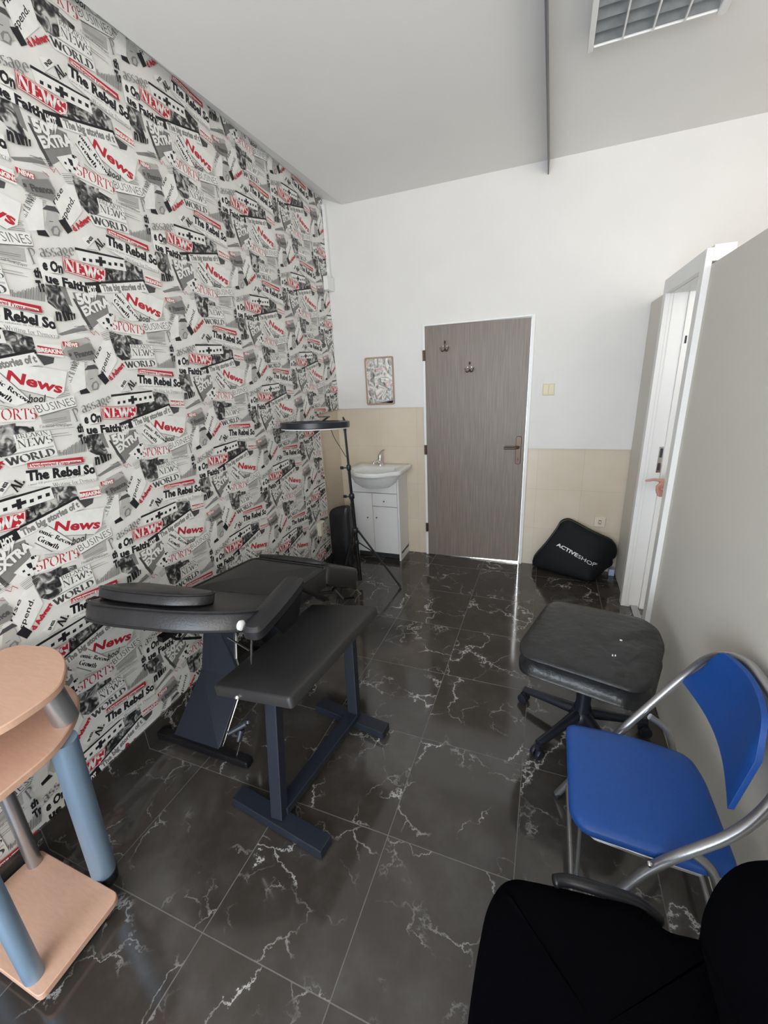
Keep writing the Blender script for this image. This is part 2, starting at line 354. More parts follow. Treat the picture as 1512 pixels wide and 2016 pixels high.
# ------------------------------------------------------------ printed wallpaper (one repeat, millimetres)
WP=[('p', 'light', [(225, -197), (330, -191), (324, -234), (224, -230)]),
('p', 'photo', [(-163, -75), (-92, -68), (-99, -133), (-89, -167), (-146, -153), (-187, -122)]),
('p', 'gray', [(-115, -72), (-93, -71), (-84, -136), (-101, -129)]),
('p', 'light', [(-129, 268), (-54, 284), (-45, 254), (-117, 195), (-174, 221)]),
('p', 'gray', [(-165, -233), (-60, -195), (-49, -212), (-155, -239)]),
('p', 'photo', [(87, 22), (191, 60), (271, 36), (268, 8), (77, -32)]),
('p', 'photo', [(199, 72), (273, 53), (273, 19), (145, -10), (110, -11), (111, 32)]),
('p', 'dark', [(268, 0), (328, -10), (319, -29), (285, -37)]),
('p', 'gray', [(-72, -86), (59, -79), (61, -140), (-34, -210), (-59, -168)]),
('p', 'dark', [(-78, -107), (-68, -107), (-25, -208), (-39, -212)]),
('p', 'dark', [(39, -88), (64, -95), (65, -106), (50, -112)]),
('p', 'photo', [(41, 311), (192, 285), (192, 269), (124, 266), (119, 210), (82, 202), (49, 223), (41, 276)]),
('p', 'photo', [(38, 297), (142, 303), (123, 234), (71, 201), (48, 221), (42, 267)]),
('p', 'light', [(230.0, 306.0), (306.2, 309.8), (306.2, 311.5), (230.0, 307.7)]),
('p', 'gray', [(230.3, 300.5), (312.0, 304.6), (312.0, 306.3), (230.3, 302.2)]),
('p', 'gray', [(230.5, 295.0), (309.1, 298.9), (309.1, 300.6), (230.5, 296.7)]),
('p', 'light', [(230.8, 289.5), (313.6, 293.6), (313.6, 295.3), (230.8, 291.2)]),
('p', 'gray', [(231.1, 284.0), (314.3, 288.2), (314.3, 289.9), (231.1, 285.7)]),
('p', 'gray', [(231.4, 278.5), (304.5, 282.2), (304.5, 283.9), (231.4, 280.2)]),
('p', 'gray', [(200.0, -35.0), (279.9, -43.0), (279.9, -41.3), (200.0, -33.3)]),
('p', 'gray', [(199.5, -40.5), (295.7, -50.2), (295.7, -48.5), (199.5, -38.8)]),
('p', 'light', [(198.9, -46.0), (283.7, -54.5), (283.7, -52.8), (198.9, -44.3)]),
('p', 'gray', [(198.4, -51.5), (282.6, -60.0), (282.6, -58.3), (198.4, -49.8)]),
('p', 'gray', [(-150.0, 190.0), (-81.5, 203.9), (-81.5, 205.6), (-150.0, 191.7)]),
('p', 'light', [(-148.9, 184.5), (-87.6, 196.9), (-87.6, 198.6), (-148.9, 186.2)]),
('p', 'gray', [(-147.8, 179.0), (-81.5, 192.5), (-81.5, 194.2), (-147.8, 180.7)]),
('p', 'gray', [(-146.7, 173.5), (-85.3, 186.0), (-85.3, 187.7), (-146.7, 175.2)]),
('p', 'light', [(-145.6, 168.0), (-82.0, 180.9), (-82.0, 182.6), (-145.6, 169.7)]),
('p', 'gray', [(30.0, 75.0), (71.3, 79.1), (71.3, 80.8), (30.0, 76.7)]),
('p', 'gray', [(30.5, 69.5), (76.7, 74.1), (76.7, 75.8), (30.5, 71.2)]),
('p', 'light', [(31.1, 64.0), (79.5, 68.9), (79.5, 70.6), (31.1, 65.7)]),
('p', 'gray', [(31.6, 58.5), (76.7, 63.0), (76.7, 64.7), (31.6, 60.2)]),
('p', 'gray', [(260.0, 140.0), (335.9, 140.0), (335.9, 141.7), (260.0, 141.7)]),
('p', 'light', [(260.0, 134.5), (334.7, 134.5), (334.7, 136.2), (260.0, 136.2)]),
('p', 'gray', [(260.0, 129.0), (325.0, 129.0), (325.0, 130.7), (260.0, 130.7)]),
('p', 'gray', [(260.0, 123.5), (336.1, 123.5), (336.1, 125.2), (260.0, 125.2)]),
('p', 'light', [(260.0, 118.0), (333.5, 118.0), (333.5, 119.7), (260.0, 119.7)]),
('p', 'gray', [(-100.0, -205.0), (-31.7, -196.8), (-31.7, -195.1), (-100.0, -203.3)]),
('p', 'light', [(-99.3, -210.5), (-35.3, -202.8), (-35.3, -201.1), (-99.3, -208.8)]),
('p', 'gray', [(-98.7, -216.0), (-21.4, -206.7), (-21.4, -205.0), (-98.7, -214.3)]),
('p', 'gray', [(-98.0, -221.5), (-27.0, -212.9), (-27.0, -211.2), (-98.0, -219.8)]),
('p', 'light', [(-97.4, -227.0), (-22.4, -218.0), (-22.4, -216.3), (-97.4, -225.3)]),
('p', 'light', [(0.0, -220.0), (65.3, -199.8), (65.3, -198.1), (0.0, -218.3)]),
('p', 'gray', [(1.6, -225.5), (64.7, -206.0), (64.7, -204.3), (1.6, -223.8)]),
('p', 'gray', [(3.3, -231.0), (69.1, -210.6), (69.1, -208.9), (3.3, -229.3)]),
('p', 'light', [(4.9, -236.5), (63.7, -218.3), (63.7, -216.6), (4.9, -234.8)]),
('p', 'gray', [(6.5, -242.0), (70.7, -222.1), (70.7, -220.4), (6.5, -240.3)]),
('p', 'gray', [(8.1, -247.5), (67.6, -229.1), (67.6, -227.4), (8.1, -245.8)]),
('p', 'gray', [(100.0, -155.0), (147.2, -169.6), (147.2, -167.9), (100.0, -153.3)]),
('p', 'light', [(98.4, -160.5), (145.0, -174.9), (145.0, -173.2), (98.4, -158.8)]),
('p', 'gray', [(96.7, -166.0), (135.9, -178.1), (135.9, -176.4), (96.7, -164.3)]),
('p', 'gray', [(95.1, -171.5), (134.6, -183.7), (134.6, -182.0), (95.1, -169.8)]),
('p', 'light', [(93.5, -177.0), (133.8, -189.5), (133.8, -187.8), (93.5, -175.3)]),
('p', 'light', [(290.0, -120.0), (348.9, -111.1), (348.9, -109.4), (290.0, -118.3)]),
('p', 'gray', [(290.8, -125.5), (343.5, -117.5), (343.5, -115.8), (290.8, -123.8)]),
('p', 'gray', [(291.6, -131.0), (346.5, -122.7), (346.5, -121.0), (291.6, -129.3)]),
('p', 'light', [(292.5, -136.5), (343.5, -128.8), (343.5, -127.1), (292.5, -134.8)]),
('p', 'gray', [(293.3, -142.0), (346.8, -133.9), (346.8, -132.2), (293.3, -140.3)]),
('p', 'gray', [(294.1, -147.5), (346.1, -139.6), (346.1, -137.9), (294.1, -145.8)]),
('p', 'white', [(-211, 92), (-117, 195), (-97, 192), (-117, 98), (-147, 89), (-183, 79)]),
('p', 'light', [(-91, 164), (-55, 167), (-52, 112), (-99, 87), (-111, 113)]),
('p', 'dark', [(-105, 164), (-87, 180), (-57, 185), (-44, 167), (-58, 169), (-87, 166)]),
('p', 'gray', [(-83, 119), (-67, 125), (-59, 112), (-69, 92), (-91, 90), (-94, 106)]),
('p', 'light', [(-81, 114), (-69, 119), (-66, 109), (-73, 96), (-88, 95)]),
('p', 'dark', [(-93, 132), (-78, 135), (-78, 133), (-92, 130)]),
('p', 'white', [(-57, 209), (5, 275), (37, 277), (47, 201), (-32, 118), (-45, 164)]),
('p', 'black', [(-58, 143), (-30, 157), (-12, 124), (-34, 108)]),
('p', 'black', [(-145, 91), (-115, 99), (-105, 81), (-144, 77)]),
('t', 'spend.', 'oblique', 'black', (-34, 147), (26, 229), (-15, 8)),
('t', 'rise', 'oblique', 'black', (-56, 190), (-9, 249), (-12, 6)),
('t', 'd Advert', 'bold', 'red', (-4, 123), (77, 183), (-12, 12)),
('t', 'MONEY & INVE', 'serif', 'black', (-191, 92), (-117, 191), (-18, 9)),
('p', 'white', [(17, 109), (59, 129), (72, 115), (34, 81)]),
('t', 'INSI', 'bold', 'black', (42, 95), (66, 119), (-9, 5)),
('t', 'AL', 'serifb', 'black', (82, 82), (114, 110), (-19, 22)),
('p', 'white', [(-20, 70), (186, 77), (187, 30), (97, 25), (-13, 24)]),
('p', 'black', [(-20, 70), (186, 77), (185, 71), (-22, 61)]),
('p', 'black', [(2, 41), (14, 42), (11, 31), (-1, 30)]),
('p', 'black', [(27, 43), (40, 43), (37, 32), (25, 32)]),
('p', 'black', [(109, 48), (122, 49), (120, 37), (107, 37)]),
('p', 'black', [(136, 53), (150, 53), (147, 42), (134, 41)]),
('p', 'black', [(163, 55), (177, 55), (175, 43), (161, 43)]),
('p', 'black', [(70, 59), (85, 60), (79, 27), (65, 26)]),
('p', 'black', [(53, 47), (98, 51), (97, 39), (52, 35)]),
('t', 'PE', 'serif', 'black', (85, -9), (129, -8), (1, 27)),
('p', 'black', [(-21, -46), (269, 15), (272, 2), (53, -37), (46, -70), (-18, -80)]),
('t', 'HOT', 'bold', 'white', (-11, -81), (27, -76), (0, 25)),
('p', 'white', [(43, -42), (262, 5), (277, -34), (48, -71)]),
('t', 'The big stories of t', 'bold', 'gray', (55, -64), (265, -25), (-3, 22)),
('t', '50%', 'bold', 'white', (-63, -125), (34, -105), (-5, 33)),
('t', 'EXTRA', 'bold', 'white', (-47, -164), (73, -111), (-10, 27)),
('p', 'white', [(140, -55), (198, -39), (276, -43), (357, -58), (326, -127), (286, -149), (183, -113)]),
('p', 'gray', [(184, -112), (287, -147), (285, -149), (182, -113)]),
('t', 'News', 'round', 'red', (151, -84), (316, -132), (16, 31)),
('p', 'white', [(100, -65), (139, -58), (209, -152), (159, -164), (79, -123)]),
('p', 'gray', [(139, -60), (141, -59), (210, -152), (208, -153)]),
('t', 'omic Recove', 'serifb', 'black', (104, -70), (201, -163), (11, 11)),
('t', 'Growth', 'serifb', 'black', (91, -94), (145, -153), (14, 12)),
('t', 'hool', 'oblique', 'black', (198, -155), (255, -159), (5, 25)),
('p', 'gray', [(80, -101), (84, -100), (128, -153), (124, -154)]),
('p', 'white', [(57, -170), (208, -176), (202, -217), (51, -208)]),
('t', 'SPORTS', 'serif', 'red', (58, -201), (212, -211), (6, 34)),
('p', 'white', [(208, -164), (370, -141), (379, -178), (217, -203)]),
('t', 'BUSINESS', 'thin', 'dark', (219, -193), (375, -172), (-6, 26)),
('p', 'dark', [(218, -202), (370, -177), (371, -179), (218, -204)]),
('p', 'white', [(-6, -174), (61, -140), (81, -151), (47, -207), (21, -202)]),
('p', 'black', [(55, -143), (66, -142), (67, -153), (56, -153)]),
('p', 'black', [(36, -161), (52, -161), (53, -175), (38, -175)]),
('p', 'black', [(19, -178), (27, -177), (27, -185), (19, -185)]),
('p', 'black', [(49, -182), (59, -182), (60, -191), (50, -191)]),
('p', 'black', [(29, -196), (37, -196), (38, -204), (30, -203)]),
('p', 'black', [(67, -143), (73, -143), (73, -148), (68, -148)]),
('p', 'black', [(40, -171), (51, -170), (52, -181), (41, -181)]),
('p', 'white', [(121, 267), (237, 266), (241, 197), (241, 178), (86, 165), (68, 186), (122, 217)]),
('t', 'BREAKIN', 'serif', 'dark', (126, 252), (231, 253), (0, 14)),
('t', 'NEWS', 'serif', 'dark', (124, 222), (239, 224), (2, 26)),
('p', 'dark', [(74, 207), (236, 213), (237, 212), (74, 206)]),
('p', 'dark', [(73, 205), (236, 210), (236, 209), (73, 203)]),
('t', 'WORLD', 'serifb', 'dark', (80, 172), (236, 180), (-2, 25)),
('t', 'Financial Newspaper', 'serif', 'gray', (208, -242), (321, -248), (2, 9)),
('p', 'gray', [(239, 252), (300, 251), (300, 250), (238, 250)]),
('p', 'gray', [(236, 244), (311, 242), (311, 241), (236, 242)]),
('p', 'gray', [(189, -251), (328, -254), (328, -255), (189, -252)]),
('p', 'dark', [(241, 173), (246, 194), (248, 194), (242, 173)]),
('p', 'dark', [(245, 173), (251, 194), (253, 194), (247, 173)]),
('p', 'dark', [(250, 173), (253, 187), (255, 187), (252, 173)]),
('p', 'dark', [(255, 173), (258, 186), (260, 186), (256, 173)]),
('p', 'dark', [(259, 173), (264, 191), (266, 191), (261, 173)]),
('p', 'dark', [(264, 173), (269, 193), (271, 193), (266, 173)]),
('p', 'dark', [(269, 173), (274, 192), (276, 192), (271, 172)]),
('p', 'dark', [(274, 173), (280, 197), (282, 197), (275, 172)]),
('p', 'dark', [(278, 173), (286, 200), (287, 199), (280, 172)]),
('p', 'dark', [(283, 173), (290, 199), (292, 198), (285, 172)]),
('p', 'dark', [(288, 172), (296, 204), (298, 204), (290, 172)]),
('p', 'dark', [(293, 172), (302, 206), (304, 206), (295, 172)]),
('p', 'dark', [(298, 172), (307, 205), (309, 205), (300, 172)]),
('p', 'dark', [(303, 172), (313, 210), (315, 210), (305, 172)]),
('p', 'dark', [(308, 172), (319, 213), (321, 212), (310, 172)]),
('p', 'dark', [(313, 172), (324, 212), (325, 211), (315, 172)]),
('p', 'dark', [(318, 172), (330, 217), (332, 217), (320, 172)]),
('p', 'dark', [(323, 172), (336, 219), (338, 219), (325, 172)]),
('p', 'dark', [(328, 172), (341, 218), (343, 218), (330, 171)]),
('p', 'dark', [(333, 172), (347, 224), (349, 224), (335, 171)]),
('p', 'dark', [(338, 172), (353, 226), (355, 226), (340, 171)]),
('p', 'dark', [(343, 172), (358, 225), (360, 225), (345, 171)]),
('t', 'P', 'serif', 'gray', (338, -237), (364, -227), (-6, 45)),
('t', 'assage', 'serif', 'gray', (-158, 9), (-27, 43), (-3, 38)),
('p', 'white', [(-193, -12), (-164, 6), (-86, 7), (-92, -30), (-199, -44)]),
('t', 'th', 'bold', 'black', (332, 246), (358, 247), (4, 28)),
('t', 'e On', 'bold', 'black', (-162, -29), (-92, -28), (5, 31)),
('p', 'white', [(-198, -54), (-162, -35), (-18, -46), (-19, -78), (-166, -71), (-202, -89)]),
('t', 'Tr', 'bold', 'black', (331, 202), (360, 206), (0, 31)),
('t', 'ue Faith', 'bold', 'black', (-163, -68), (-19, -76), (3, 27)),
('p', 'red', [(-80, 28), (86, 15), (79, -12), (50, -34), (-84, -21)]),
('p', 'white', [(-78, 26), (83, 14), (76, -12), (49, -32), (-82, -20)]),
('p', 'red', [(-76, 24), (79, 12), (73, -11), (48, -29), (-80, -18)]),
('t', 'NEWS', 'serifb', 'white', (-82, -15), (71, -27), (7, 37)),
('p', 'red', [(135, 170), (326, 155), (326, 134), (132, 151)]),
('p', 'white', [(139, 166), (316, 145), (316, 139), (225, 142), (134, 153)]),
('t', 'Development Programme', 'serifb', 'red', (136, 155), (310, 134), (3, 12)),
('p', 'white', [(122, 143), (359, 123), (355, 96), (392, 84), (390, 63), (187, 75), (115, 93), (113, 103)]),
('t', 'The Rebel So', 'bold', 'black', (117, 113), (359, 85), (6, 31)),
('t', 'n', 'bold', 'black', (-163, -188), (-143, -188), (6, 38)),
('p', 'black', [(-137, -154), (-127, -154), (-123, -187), (-134, -190)]),
('p', 'black', [(-125, -155), (-109, -157), (-111, -184), (-121, -186)]),
('p', 'black', [(-106, -157), (-99, -158), (-101, -183), (-107, -183)]),
('p', 'black', [(-94, -159), (-87, -159), (-91, -178), (-96, -180)]),
('t', 'cause fill press rotations on the black', 'serif', 'gray', (116, 95), (316, 84), (1, 7)),
('p', 'white', [(193, 83), (372, 64), (376, 52), (192, 70)]),
('t', 'Writing for Democracy', 'serif', 'gray', (194, 71), (376, 52), (0, 14)),
('p', 'white', [(276, 34), (366, 32), (421, 5), (366, -10), (271, -1)]),
('p', 'red', [(277, 28), (365, 16), (368, -3), (273, 4)]),
('t', 'BREAKING', 'bold', 'white', (274, 8), (365, 1), (2, 13)),
('p', 'red', [(-164, 262), (-105, 261), (-108, 244), (-162, 246)]),
('t', 'NEWS', 'bold', 'white', (-157, 247), (-110, 245), (2, 13)),
('p', 'gray', [(-154, 231), (-61, 263), (-44, 236), (-58, 201), (-148, 200)]),
('t', '& Finance', 'bold', 'dark', (-151, 202), (-52, 223), (-5, 18)),
('p', 'red', [(-46, -216), (-44, -215), (-31, -229), (-33, -230)]),
('p', 'red', [(-33, -230), (-31, -229), (-22, -212), (-24, -213)]),
('p', 'red', [(-24, -213), (-22, -212), (-9, -228), (-11, -229)]),
('p', 'red', [(-75, -240), (-73, -239), (-53, -249), (-55, -250)])]

def wall_x(y): return -1.636-(y-.70)*.0486
PM = ['white', 'black', 'dark', 'gray', 'light', 'red', 'photo']
def tri_poly(pts):
    n = len(pts); A = sum(pts[i-1][0]*pts[i][1]-pts[i][0]*pts[i-1][1] for i in range(n))
    if A < 0: pts = pts[::-1]
    import mathutils.geometry as g
    t = g.tessellate_polygon([[Vector((p[0], p[1], 0)) for p in pts]])
    return np.array(pts, float), [tuple(q) for q in t]
cv, cf, cm = [], [], []; cn_ = 0; cache = {}
for li, e in enumerate(WP):
    if e[0] == 'p': v, f = tri_poly(e[2]); c = e[1]; v = v/1000
    else:
        _, s, st, c, a, b, t = e; key = (s, st)
        if key not in cache:
            cache[key] = serif(s, .8) if st == 'serif' else serif(s, 1.35) if st == 'serifb' else sans(s, .055 if st == 'bold' else .035 if st == 'round' else -.012 if st == 'thin' else .012, .25 if st == 'oblique' else 0)
        v, f = cache[key]; a, b, t = np.array(a), np.array(b), np.array(t)
        v = (a+np.outer(v[:, 0], b-a)+np.outer(v[:, 1], t))/1000
    cv.append(np.column_stack([v, np.full(len(v), (li+1)*.00004)])); cf += [tuple(i+cn_ for i in q) for q in f]; cm += [PM.index(c)]*len(f); cn_ += len(v)
cv = np.vstack(cv); cf = np.array(cf); cm = np.array(cm)
# consistent facing (+x, into the room)
p0, p1, p2 = cv[cf[:, 0]], cv[cf[:, 1]], cv[cf[:, 2]]
cr = (p1[:, 0]-p0[:, 0])*(p2[:, 1]-p0[:, 1])-(p1[:, 1]-p0[:, 1])*(p2[:, 0]-p0[:, 0])
cf[cr < 0] = cf[cr < 0][:, ::-1]; ok = abs(cr) > 1e-10; cf = cf[ok]; cm = cm[ok]
ZT, ZB, Y0, Y1, YN, ZN = 2.94, .10, -1.75, 3.44, 3.03, 1.337
def clip_cell(v, f, m, rect):
    bm = bmesh.new(); vv = [bm.verts.new(p) for p in v]
    for q, k in zip(f, m):
        try: fc = bm.faces.new([vv[i] for i in q]); fc.material_index = int(k)
        except ValueError: pass
    for co, no in (((rect[0], 0, 0), (-1, 0, 0)), ((rect[1], 0, 0), (1, 0, 0)), ((0, rect[2], 0), (0, -1, 0)), ((0, rect[3], 0), (0, 1, 0))):
        bmesh.ops.bisect_plane(bm, geom=bm.verts[:]+bm.edges[:]+bm.faces[:], plane_co=co, plane_no=no, clear_outer=True)
    bmesh.ops.triangulate(bm, faces=bm.faces[:]); bm.verts.index_update()
    v2 = np.array([p.co[:] for p in bm.verts]).reshape(-1, 3); f2 = np.array([[q.index for q in fc.verts] for fc in bm.faces]).reshape(-1, 3).astype(int); m2 = np.array([fc.material_index for fc in bm.faces], int)
    bm.free(); return v2, f2, m2
AV, AF, AM = [], [], []; na = 0
# adjoining strips, 53 cm wide, hung with a small mismatch: cut the repeat at the strip seams
cv, cf, cm = clip_cell(cv, cf, cm, (-.172, .358, -2, 2))
lo, hi = cv[:, :2].min(0), cv[:, :2].max(0)
for k in range(-6, 5):
    for j in range(-2, 7):
        cu, cw = 1.255+.53*k, (.472 if k % 2 == 0 else .168)+.521*j
        for rect in ((Y0, YN, ZB, ZT), (YN, Y1, ZN, ZT)):
            if cu+hi[0] < rect[0] or cu+lo[0] > rect[1] or cw+hi[1] < rect[2] or cw+lo[1] > rect[3]: continue
            v = cv+np.array([cu, cw, 0])
            if cu+lo[0] >= rect[0] and cu+hi[0] <= rect[1] and cw+lo[1] >= rect[2] and cw+hi[1] <= rect[3]: v2, f2, m2 = v, cf, cm
            else: v2, f2, m2 = clip_cell(v, cf, cm, rect)
            if len(f2) == 0: continue
            AV.append(v2); AF.append(f2+na); AM.append(m2); na += len(v2)
AV, AF, AM = np.vstack(AV), np.vstack(AF), np.concatenate(AM)
XYZ = np.column_stack([wall_x(AV[:, 0])+AV[:, 2], AV[:, 0], AV[:, 1]])
# wall board body: prism along y with the notch cut out for the old tiled corner
wb = B()
def sheared_box(y0, y1, z0, z1, t):
    a, b = wall_x(y0), wall_x(y1)
    wb.add([(a-t, y0, z0), (a, y0, z0), (b, y1, z0), (b-t, y1, z0), (a-t, y0, z1), (a, y0, z1), (b, y1, z1), (b-t, y1, z1)], [(3, 2, 1, 0), (4, 5, 6, 7), (0, 1, 5, 4), (1, 2, 6, 5), (2, 3, 7, 6), (3, 0, 4, 7)])
sheared_box(Y0, YN, 0, 3.0, .06); sheared_box(YN, 3.46, ZN, 3.0, .06)
nb = len(wb.v)
me = bpy.data.meshes.new('wall_left')
allv = np.vstack([np.array([v[:] for v in wb.v]), XYZ]); nt_ = len(AF)
me.vertices.add(len(allv)); me.vertices.foreach_set('co', allv.ravel())
quads = np.array(wb.f); loops = np.concatenate([quads.ravel(), (AF+nb).ravel()])
me.loops.add(len(loops)); me.loops.foreach_set('vertex_index', loops.astype(np.int32))
me.polygons.add(len(quads)+nt_)
ls = np.concatenate([np.arange(len(quads))*4, len(quads)*4+np.arange(nt_)*3]); me.polygons.foreach_set('loop_start', ls.astype(np.int32))
me.polygons.foreach_set('material_index', np.concatenate([np.zeros(len(quads)), AM+1]).astype(np.int32))
me.polygons.foreach_set('use_smooth', np.zeros(len(quads)+nt_, dtype=bool))
me.update(calc_edges=True)
me.materials.append(MAT['paper'])
for n in PM: me.materials.append(MAT['print_'+n])
wl = bpy.data.objects.new('wall_left', me); COL.objects.link(wl)
struct(wl, 'wall covered in black, white and red newspaper collage wallpaper')

# ------------------------------------------------------------ room shell
BX = 2.6
b = B(); b.box(-1.9, BX, -1.9, 3.50, -.1, 0); struct(b.obj('floor', 'marble_floor'), 'dark marble tile floor with white veins')
b = B(); b.box(-1.60, BX, -1.9, 3.6, 2.88, 3.0)
c = b.obj('ceiling', 'ceiling_paint'); struct(c, 'flat light grey painted ceiling')
# recessed cove strip between ceiling edge and the papered wall
b = B()
for y0, y1 in ((-1.75, 3.46),):
    b.add([(-1.57, y0, 2.885), (-1.61, y1, 2.885), (wall_x(y1)+.002, y1, 2.945), (wall_x(y0)+.002, y0, 2.945), (-1.57, y0, 2.93), (-1.61, y1, 2.93), (wall_x(y1)+.002, y1, 2.99), (wall_x(y0)+.002, y0, 2.99)],
          [(0, 1, 2, 3), (7, 6, 5, 4), (0, 4, 5, 1), (1, 5, 6, 2), (2, 6, 7, 3), (3, 7, 4, 0)])
struct(b.obj('trim_1', 'ceiling_paint'), 'grey cove strip between the ceiling and the newspaper wall')
# back wall: upper plaster stands 1 cm proud of the tiled lower part
b = B()
o = [(-1.9, 1.337), (-.97, 1.337), (-.97, 1.955), (-.13, 1.955), (-.13, 1.0), (BX, 1.0), (BX, 3.05), (-1.9, 3.05)]; n = len(o)
b.add([(x, 3.46, z) for x, z in o]+[(x, 3.6, z) for x, z in o], [tuple(range(n)), tuple(range(2*n-1, n-1, -1))]+[(i, n+i, n+(i+1) % n, (i+1) % n) for i in range(n)])
b.obj('wall_back', 'plaster'); struct(bpy.data.objects['wall_back'], 'white plastered back wall above the tiles')
b = B(); b.box(-1.9, -.965, 3.472, 3.6, 0, 1.337)
struct(b.obj('wall_back_tiles', 'beige_tile'), 'beige tiled wall behind the washbasin')
b = B(); b.box(-.135, BX, 3.472, 3.6, 0, 1.0)
struct(b.obj('wall_back_dado', 'beige_tile'), 'beige tiled lower wall to the right of the grey door')
b = B(); b.box(-1.93, -1.80, 2.9, 3.472, 0, 1.34)
struct(b.obj('wall_left_tiles', 'beige_tile'), 'narrow beige tiled return beside the washbasin')
b = B()
b.add([(wall_x(YN)-.06, YN, 0), (wall_x(YN)+.003, YN, 0), (wall_x(YN)+.003, YN+.012, 0), (wall_x(YN)-.06, YN+.012, 0), (wall_x(YN)-.06, YN, ZN), (wall_x(YN)+.003, YN, ZN), (wall_x(YN)+.003, YN+.012, ZN), (wall_x(YN)-.06, YN+.012, ZN)],
      [(3, 2, 1, 0), (4, 5, 6, 7), (0, 1, 5, 4), (1, 2, 6, 5), (2, 3, 7, 6), (3, 0, 4, 7)])
struct(b.obj('trim_2', 'cream_socket'), 'cream edge strip where the newspaper wallpaper ends')
b = B(); y0, y1 = -1.75, YN
b.add([(wall_x(y0)-.01, y0, 0), (wall_x(y0)+.012, y0, 0), (wall_x(y1)+.012, y1, 0), (wall_x(y1)-.01, y1, 0), (wall_x(y0)-.01, y0, .1), (wall_x(y0)+.012, y0, .1), (wall_x(y1)+.012, y1, .1), (wall_x(y1)-.01, y1, .1)],
      [(3, 2, 1, 0), (4, 5, 6, 7), (0, 1, 5, 4), (1, 2, 6, 5), (2, 3, 7, 6), (3, 0, 4, 7)])
struct(b.obj('baseboard_left', 'marble_skirting'), 'dark marble skirting under the newspaper wallpaper')
# far side walls and rear wall with the daylight openings behind the camera
b = B(); b.box(BX, BX+.1, -1.9, 3.6, 0, 3.05); struct(b.obj('wall_right', 'plaster'))
b = B()
b.box(-1.9, -1.45, -1.9, -1.75, 0, 3.05); b.box(-.05, -.02, -1.9, -1.75, 0, 3.05); b.box(-1.45, -.05, -1.9, -1.75, 2.15, 3.05); b.box(-1.45, -.05, -1.9, -1.75, 0, .12)
b.box(-.02, 2.0, -1.9, -1.75, 0, 1.15); b.box(-.02, 2.0, -1.9, -1.75, 2.55, 3.05); b.box(2.0, BX, -1.9, -1.75, 0, 3.05)
struct(b.obj('wall_front', 'plaster'))
b = B()
b.box(-1.45, -1.38, -1.88, -1.8, .12, 2.15); b.box(-.12, -.05, -1.88, -1.8, .12, 2.15); b.box(-1.38, -.12, -1.88, -1.8, 2.08, 2.15); b.box(-1.38, -.12, -1.88, -1.8, .12, .2); b.box(-1.38, -.12, -1.88, -1.8, 1.0, 1.06)
struct(b.obj('window_1', 'white_trim'))
b = B()
b.box(-.02, .05, -1.88, -1.8, 1.15, 2.55); b.box(1.93, 2.0, -1.88, -1.8, 1.15, 2.55); b.box(.05, 1.93, -1.88, -1.8, 2.48, 2.55); b.box(.05, 1.93, -1.88, -1.8, 1.15, 1.22); b.box(.96, 1.02, -1.88, -1.8, 1.22, 2.48)
struct(b.obj('window_2', 'white_trim'))
# partition with its small doorway
PX = .585
b = B()
b.box(PX, PX+.10, -1.2, 2.34, 0, 1.97); b.box(PX, PX+.10, 2.965, 3.46, 0, 1.975)
struct(b.obj('wall_partition', 'partition_paint', bevel=.003), 'pale grey partition wall stopping below the ceiling')
f = B()
f.box(PX-.025, PX+.0, 2.29, 2.352, 0, 2.03); f.box(PX-.025, PX+.0, 2.94, 3.0, 0, 2.03); f.box(PX-.025, PX+.0, 2.352, 2.94, 1.955, 2.03)
f.box(PX, PX+.075, 2.29, 3.0, 1.98, 2.04)
fr = f.obj('door_2', 'white_trim', bevel=.002); struct(fr, 'white door frame in the pale partition')
f = B()
f.box(PX, PX+.115, 2.34, 2.362, 0, 1.975); f.box(PX, PX+.115, 2.94, 2.965, 0, 1.975); f.box(PX, PX+.115, 2.362, 2.94, 1.953, 1.977)
f.box(PX+.015, PX+.02, 2.936, 2.94, 0, 1.953); f.box(PX+.085, PX+.115, 2.925, 2.94, 0, 1.953); f.box(PX+.085, PX+.115, 2.362, 2.375, 0, 1.953)
f.obj('lining', 'white_trim', fr, bevel=.0015)
f = B(); f.box(PX+.060, PX+.084, 2.936, 2.9405, .95, 1.11); sp_ = f.obj('strike_plate', 'chrome', fr)
f = B(); f.box(PX+.066, PX+.080, 2.9345, 2.9365, 1.045, 1.10); f.box(PX+.064, PX+.078, 2.9345, 2.9365, .965, 1.01); f.obj('latch_hole', 'dark_void', sp_)
f = B(); f.box(PX+.096, PX+.105, 2.9225, 2.9255, 1.69, 1.73); f.obj('screw_cap', 'dark_void', fr)
f = B(); f.box(.617, .662, 2.30, 2.975, 0, .014); struct(f.obj('threshold', 'grey_tube', bevel=.003), 'brushed metal threshold strip in the partition doorway')
# grey door in the back wall
f = B(); f.box(-.975, -.955, 3.448, 3.6, 0, 1.972); f.box(-.155, -.130, 3.448, 3.6, 0, 1.972); f.box(-.955, -.155, 3.448, 3.6, 1.956, 1.972)
d1 = f.obj('door_1', 'white_trim', bevel=.002); struct(d1, 'closed grey wood grain door with a bronze lever handle')
f = B()
f.add([(-.954, 3.446, .005), (-.158, 3.446, .020), (-.158, 3.486, .020), (-.954, 3.486, .005), (-.954, 3.446, 1.954), (-.158, 3.446, 1.950), (-.158, 3.486, 1.950), (-.954, 3.486, 1.954)], [(3, 2, 1, 0), (4, 5, 6, 7), (0, 1, 5, 4), (1, 2, 6, 5), (2, 3, 7, 6), (3, 0, 4, 7)])
leaf = f.obj('door_leaf', 'door_wood', d1, bevel=.002)
o = [(-.223, 0), (-.181, 0), (-.181, .225), (-.223, .225)]
